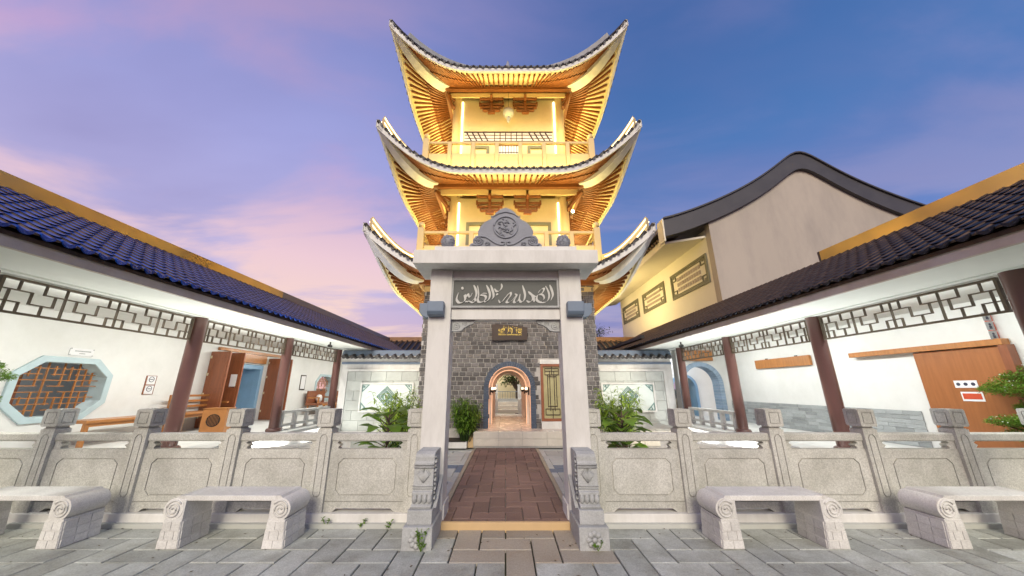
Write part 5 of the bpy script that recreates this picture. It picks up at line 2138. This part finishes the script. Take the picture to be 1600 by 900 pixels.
# cloud pruned small trees at both ends of the fence
def cloud_tree(label, loc, pads, seed):
    random.seed(seed)
    t = thing('pruned_tree', label, 'tree', loc)
    tr, lv, fl_ = MB(), MB(), MB()
    tr.tube([(0, 0, 0), (.05, .02, .4), (-.03, .0, .8), (.02, 0, 1.5)], [.05, .04, .03, .012], 7)
    for (px, py, pz, r) in pads:
        tr.tube([(0, 0, pz - .25), (px * .5, py * .5, pz - .12), (px, py, pz - .03)], [.02, .015, .006], 5)
        for k in range(int(2300 * r * r / .09)):
            a = random.uniform(0, 2 * pi)
            q = math.sqrt(random.random())
            p = Vector((px + r * q * cos(a), py + r * q * sin(a), pz + random.uniform(-.2, .55) * r * (1.15 - q * q) + random.uniform(-.02, .02)))
            leaf(lv, p, rdir(.3), random.uniform(.03, .05), random.uniform(.014, .022), .2)
            if random.random() < .012:
                fl_.lathe([(.002, -.004), (.009, 0), (.002, .006)], p + Vector((0, -.01, .03)), 5)
    tr.build('trunk', 'bark', t, smooth=True)
    lv.build('crown', 'leaf', t, fix=False)
    fl_.build('blossom', 'flower', t)


cloud_tree('cloud pruned bonsai tree with small white flowers at the right edge', (7.22, 4.85, .02), [(-.12, 0, 1.44, .40), (-.02, -.1, 1.20, .30), (-.15, -.1, 1.00, .34), (-.50, .05, 1.02, .18), (-.34, .0, .84, .24), (.1, 0, 1.62, .3)], 4)
cloud_tree('cloud pruned bonsai tree at the left edge of the photo', (-7.25, 4.85, .08), [(.10, 0, 1.55, .26), (.08, 0, 1.25, .20), (.12, -.05, 1.02, .22), (-.2, 0, 1.7, .3)], 6)

# rocks and plants in the garden behind the right arch
random.seed(9)
for i, (x, y, z, r, lab) in enumerate(((5.9, 15.2, .5, .42, 'large tan rock seen low through the right gallery arch'), (6.7, 15.6, .5, .55, 'broad grey rock seen at centre of right gallery arch'), (7.6, 15.3, .5, .45, 'tan rock at the right side of the right gallery arch'))):
    bm = bmesh.new()
    bmesh.ops.create_icosphere(bm, subdivisions=3, radius=r)
    for v in bm.verts:
        n1 = sin(v.co.x * 7 + i) * cos(v.co.y * 6) * .12 + sin(v.co.z * 11 + i * 2) * .07
        v.co *= 1 + n1 + random.uniform(-.03, .03)
        v.co.z *= .85
    me = bpy.data.meshes.new('garden_rock')
    bm.to_mesh(me)
    bm.free()
    me.materials.append(M['rock'])
    o = bpy.data.objects.new('garden_rock', me)
    COL.objects.link(o)
    o.location = (x, y, z + r * .5)
    tag(o, lab, 'rock', 'rocks in the side garden')
bamboo_bush('garden_shrub', 'low green shrub growing between the rocks beyond right arch', 'shrub', (6.3, 14.9, .5), .7, .4, 22, 'leaf')
bamboo_bush('garden_shrub', 'tall dark shrub above the rocks beyond right arch', 'shrub', (6.2, 16.4, .6), 1.9, .9, 46, 'leafd')
struct(MB().box(4.9, 10, 11.95, 19.3, .1, .49).build('garden_ground', 'soil'))


# trees behind
def tree(label, loc, h, r, n, seed):
    random.seed(seed)
    t = thing('leafy_tree', label, 'tree', loc)
    tr, lv = MB(), MB()
    tr.tube([(0, 0, 0), (.05, 0, h * .4), (0, .05, h * .75)], [.12, .09, .03], 8)
    for k in range(14):
        a = random.uniform(0, 2 * pi)
        e = Vector((cos(a) * r * random.uniform(.4, .9), sin(a) * r * random.uniform(.4, .9), h * random.uniform(.65, 1.0)))
        tr.tube([(0, 0, h * .5), e * .5 + Vector((0, 0, h * .3)), e], [.05, .03, .01], 5)
        for q in range(n):
            p = e + Vector((random.gauss(0, r * .22), random.gauss(0, r * .22), random.gauss(0, r * .16)))
            leaf(lv, p, rdir(0), random.uniform(.10, .2), random.uniform(.05, .08), .3)
    tr.build('trunk', 'bark', t)
    lv.build('crown', 'leafd', t, fix=False)


tree('small leafy tree top rising behind the rear gallery right of tower', (5.6, 22.5, 0), 5.3, 1.2, 160, 8)
tree('small courtyard tree seen through the tower arch', (.55, 18.0, .1), 2.6, .7, 90, 12)

# weeds at the foot of the plinth
random.seed(31)
for x, y, k, lab in ((-.80, 3.78, 9, 'leafy weed at the foot of the left carved gate pedestal'), (-1.28, 4.34, 4, 'weed nearest the left gate pedestal at the plinth'), (-1.60, 4.35, 4, 'middle one of the three weeds along left plinth'), (-1.98, 4.35, 4, 'weed farthest left along the left plinth'),
                     (2.30, 4.32, 5, 'weed beside the bench leg right of the gate'), (.88, 3.80, 4, 'tiny weed at the foot of the right carved gate pedestal')):
    t = thing('weed', lab, 'weed', (x, y, .018))
    st, lv = MB(), MB()
    for i in range(k):
        a = random.uniform(0, 2 * pi)
        hgt = random.uniform(.04, .16) * (1.3 if k > 6 else .7)
        tip = Vector((cos(a) * .05, -abs(sin(a)) * .05, hgt))
        st.tube([(0, 0, 0), tip * .6, tip], .0025, 4)
        for q in range(4):
            leaf(lv, tip * random.uniform(.6, 1), rdir(.2), .035, .026, .2)
    st.build('stem', 'leaf', t)
    lv.build('foliage', 'leaf', t, fix=False)
# low white ramp walls behind the fence
for s_, lab in ((-1, 'low white kerb wall running from the left gallery towards the fence'), (1, 'low white kerb wall running from right gallery towards the fence')):
    t = thing('kerb_wall', lab, 'kerb', (0, 0, 0))
    MB().plate([[(s_ * 3.0, 7.2), (s_ * 3.2, 7.2), (s_ * 5.0, 5.4), (s_ * 5.0, 5.2)]], .10, .50, lambda u, v, d: (u, v, d)).build('wall', 'white', t, bevel=.005)
    MB().plate([[(s_ * 2.98, 7.22), (s_ * 3.22, 7.22), (s_ * 5.0, 5.44), (s_ * 5.0, 5.16)]], .501, .53, lambda u, v, d: (u, v, d)).build('coping', 'bench', t)

# fallen leaves on the paving
random.seed(77)
fl_ = MB()
for k in range(90):
    x, y = random.uniform(-5.2, 5.2), random.choice((random.uniform(3.0, 4.3), random.uniform(4.0, 4.36)))
    if abs(x) < .68 and y > 4.28:
        continue
    leaf(fl_, (x, y, .0215), (cos(k), sin(k), .02), random.uniform(.02, .045), random.uniform(.01, .022), .0)
lo = fl_.build('fallen_leaves', mat('dry_leaf', (.09, .06, .03), .8, var=.3, rnd=.4), None, fix=False)
lo['kind'] = 'stuff'
lo['label'] = 'small dry leaves scattered on the paving'
lo['category'] = 'leaves'
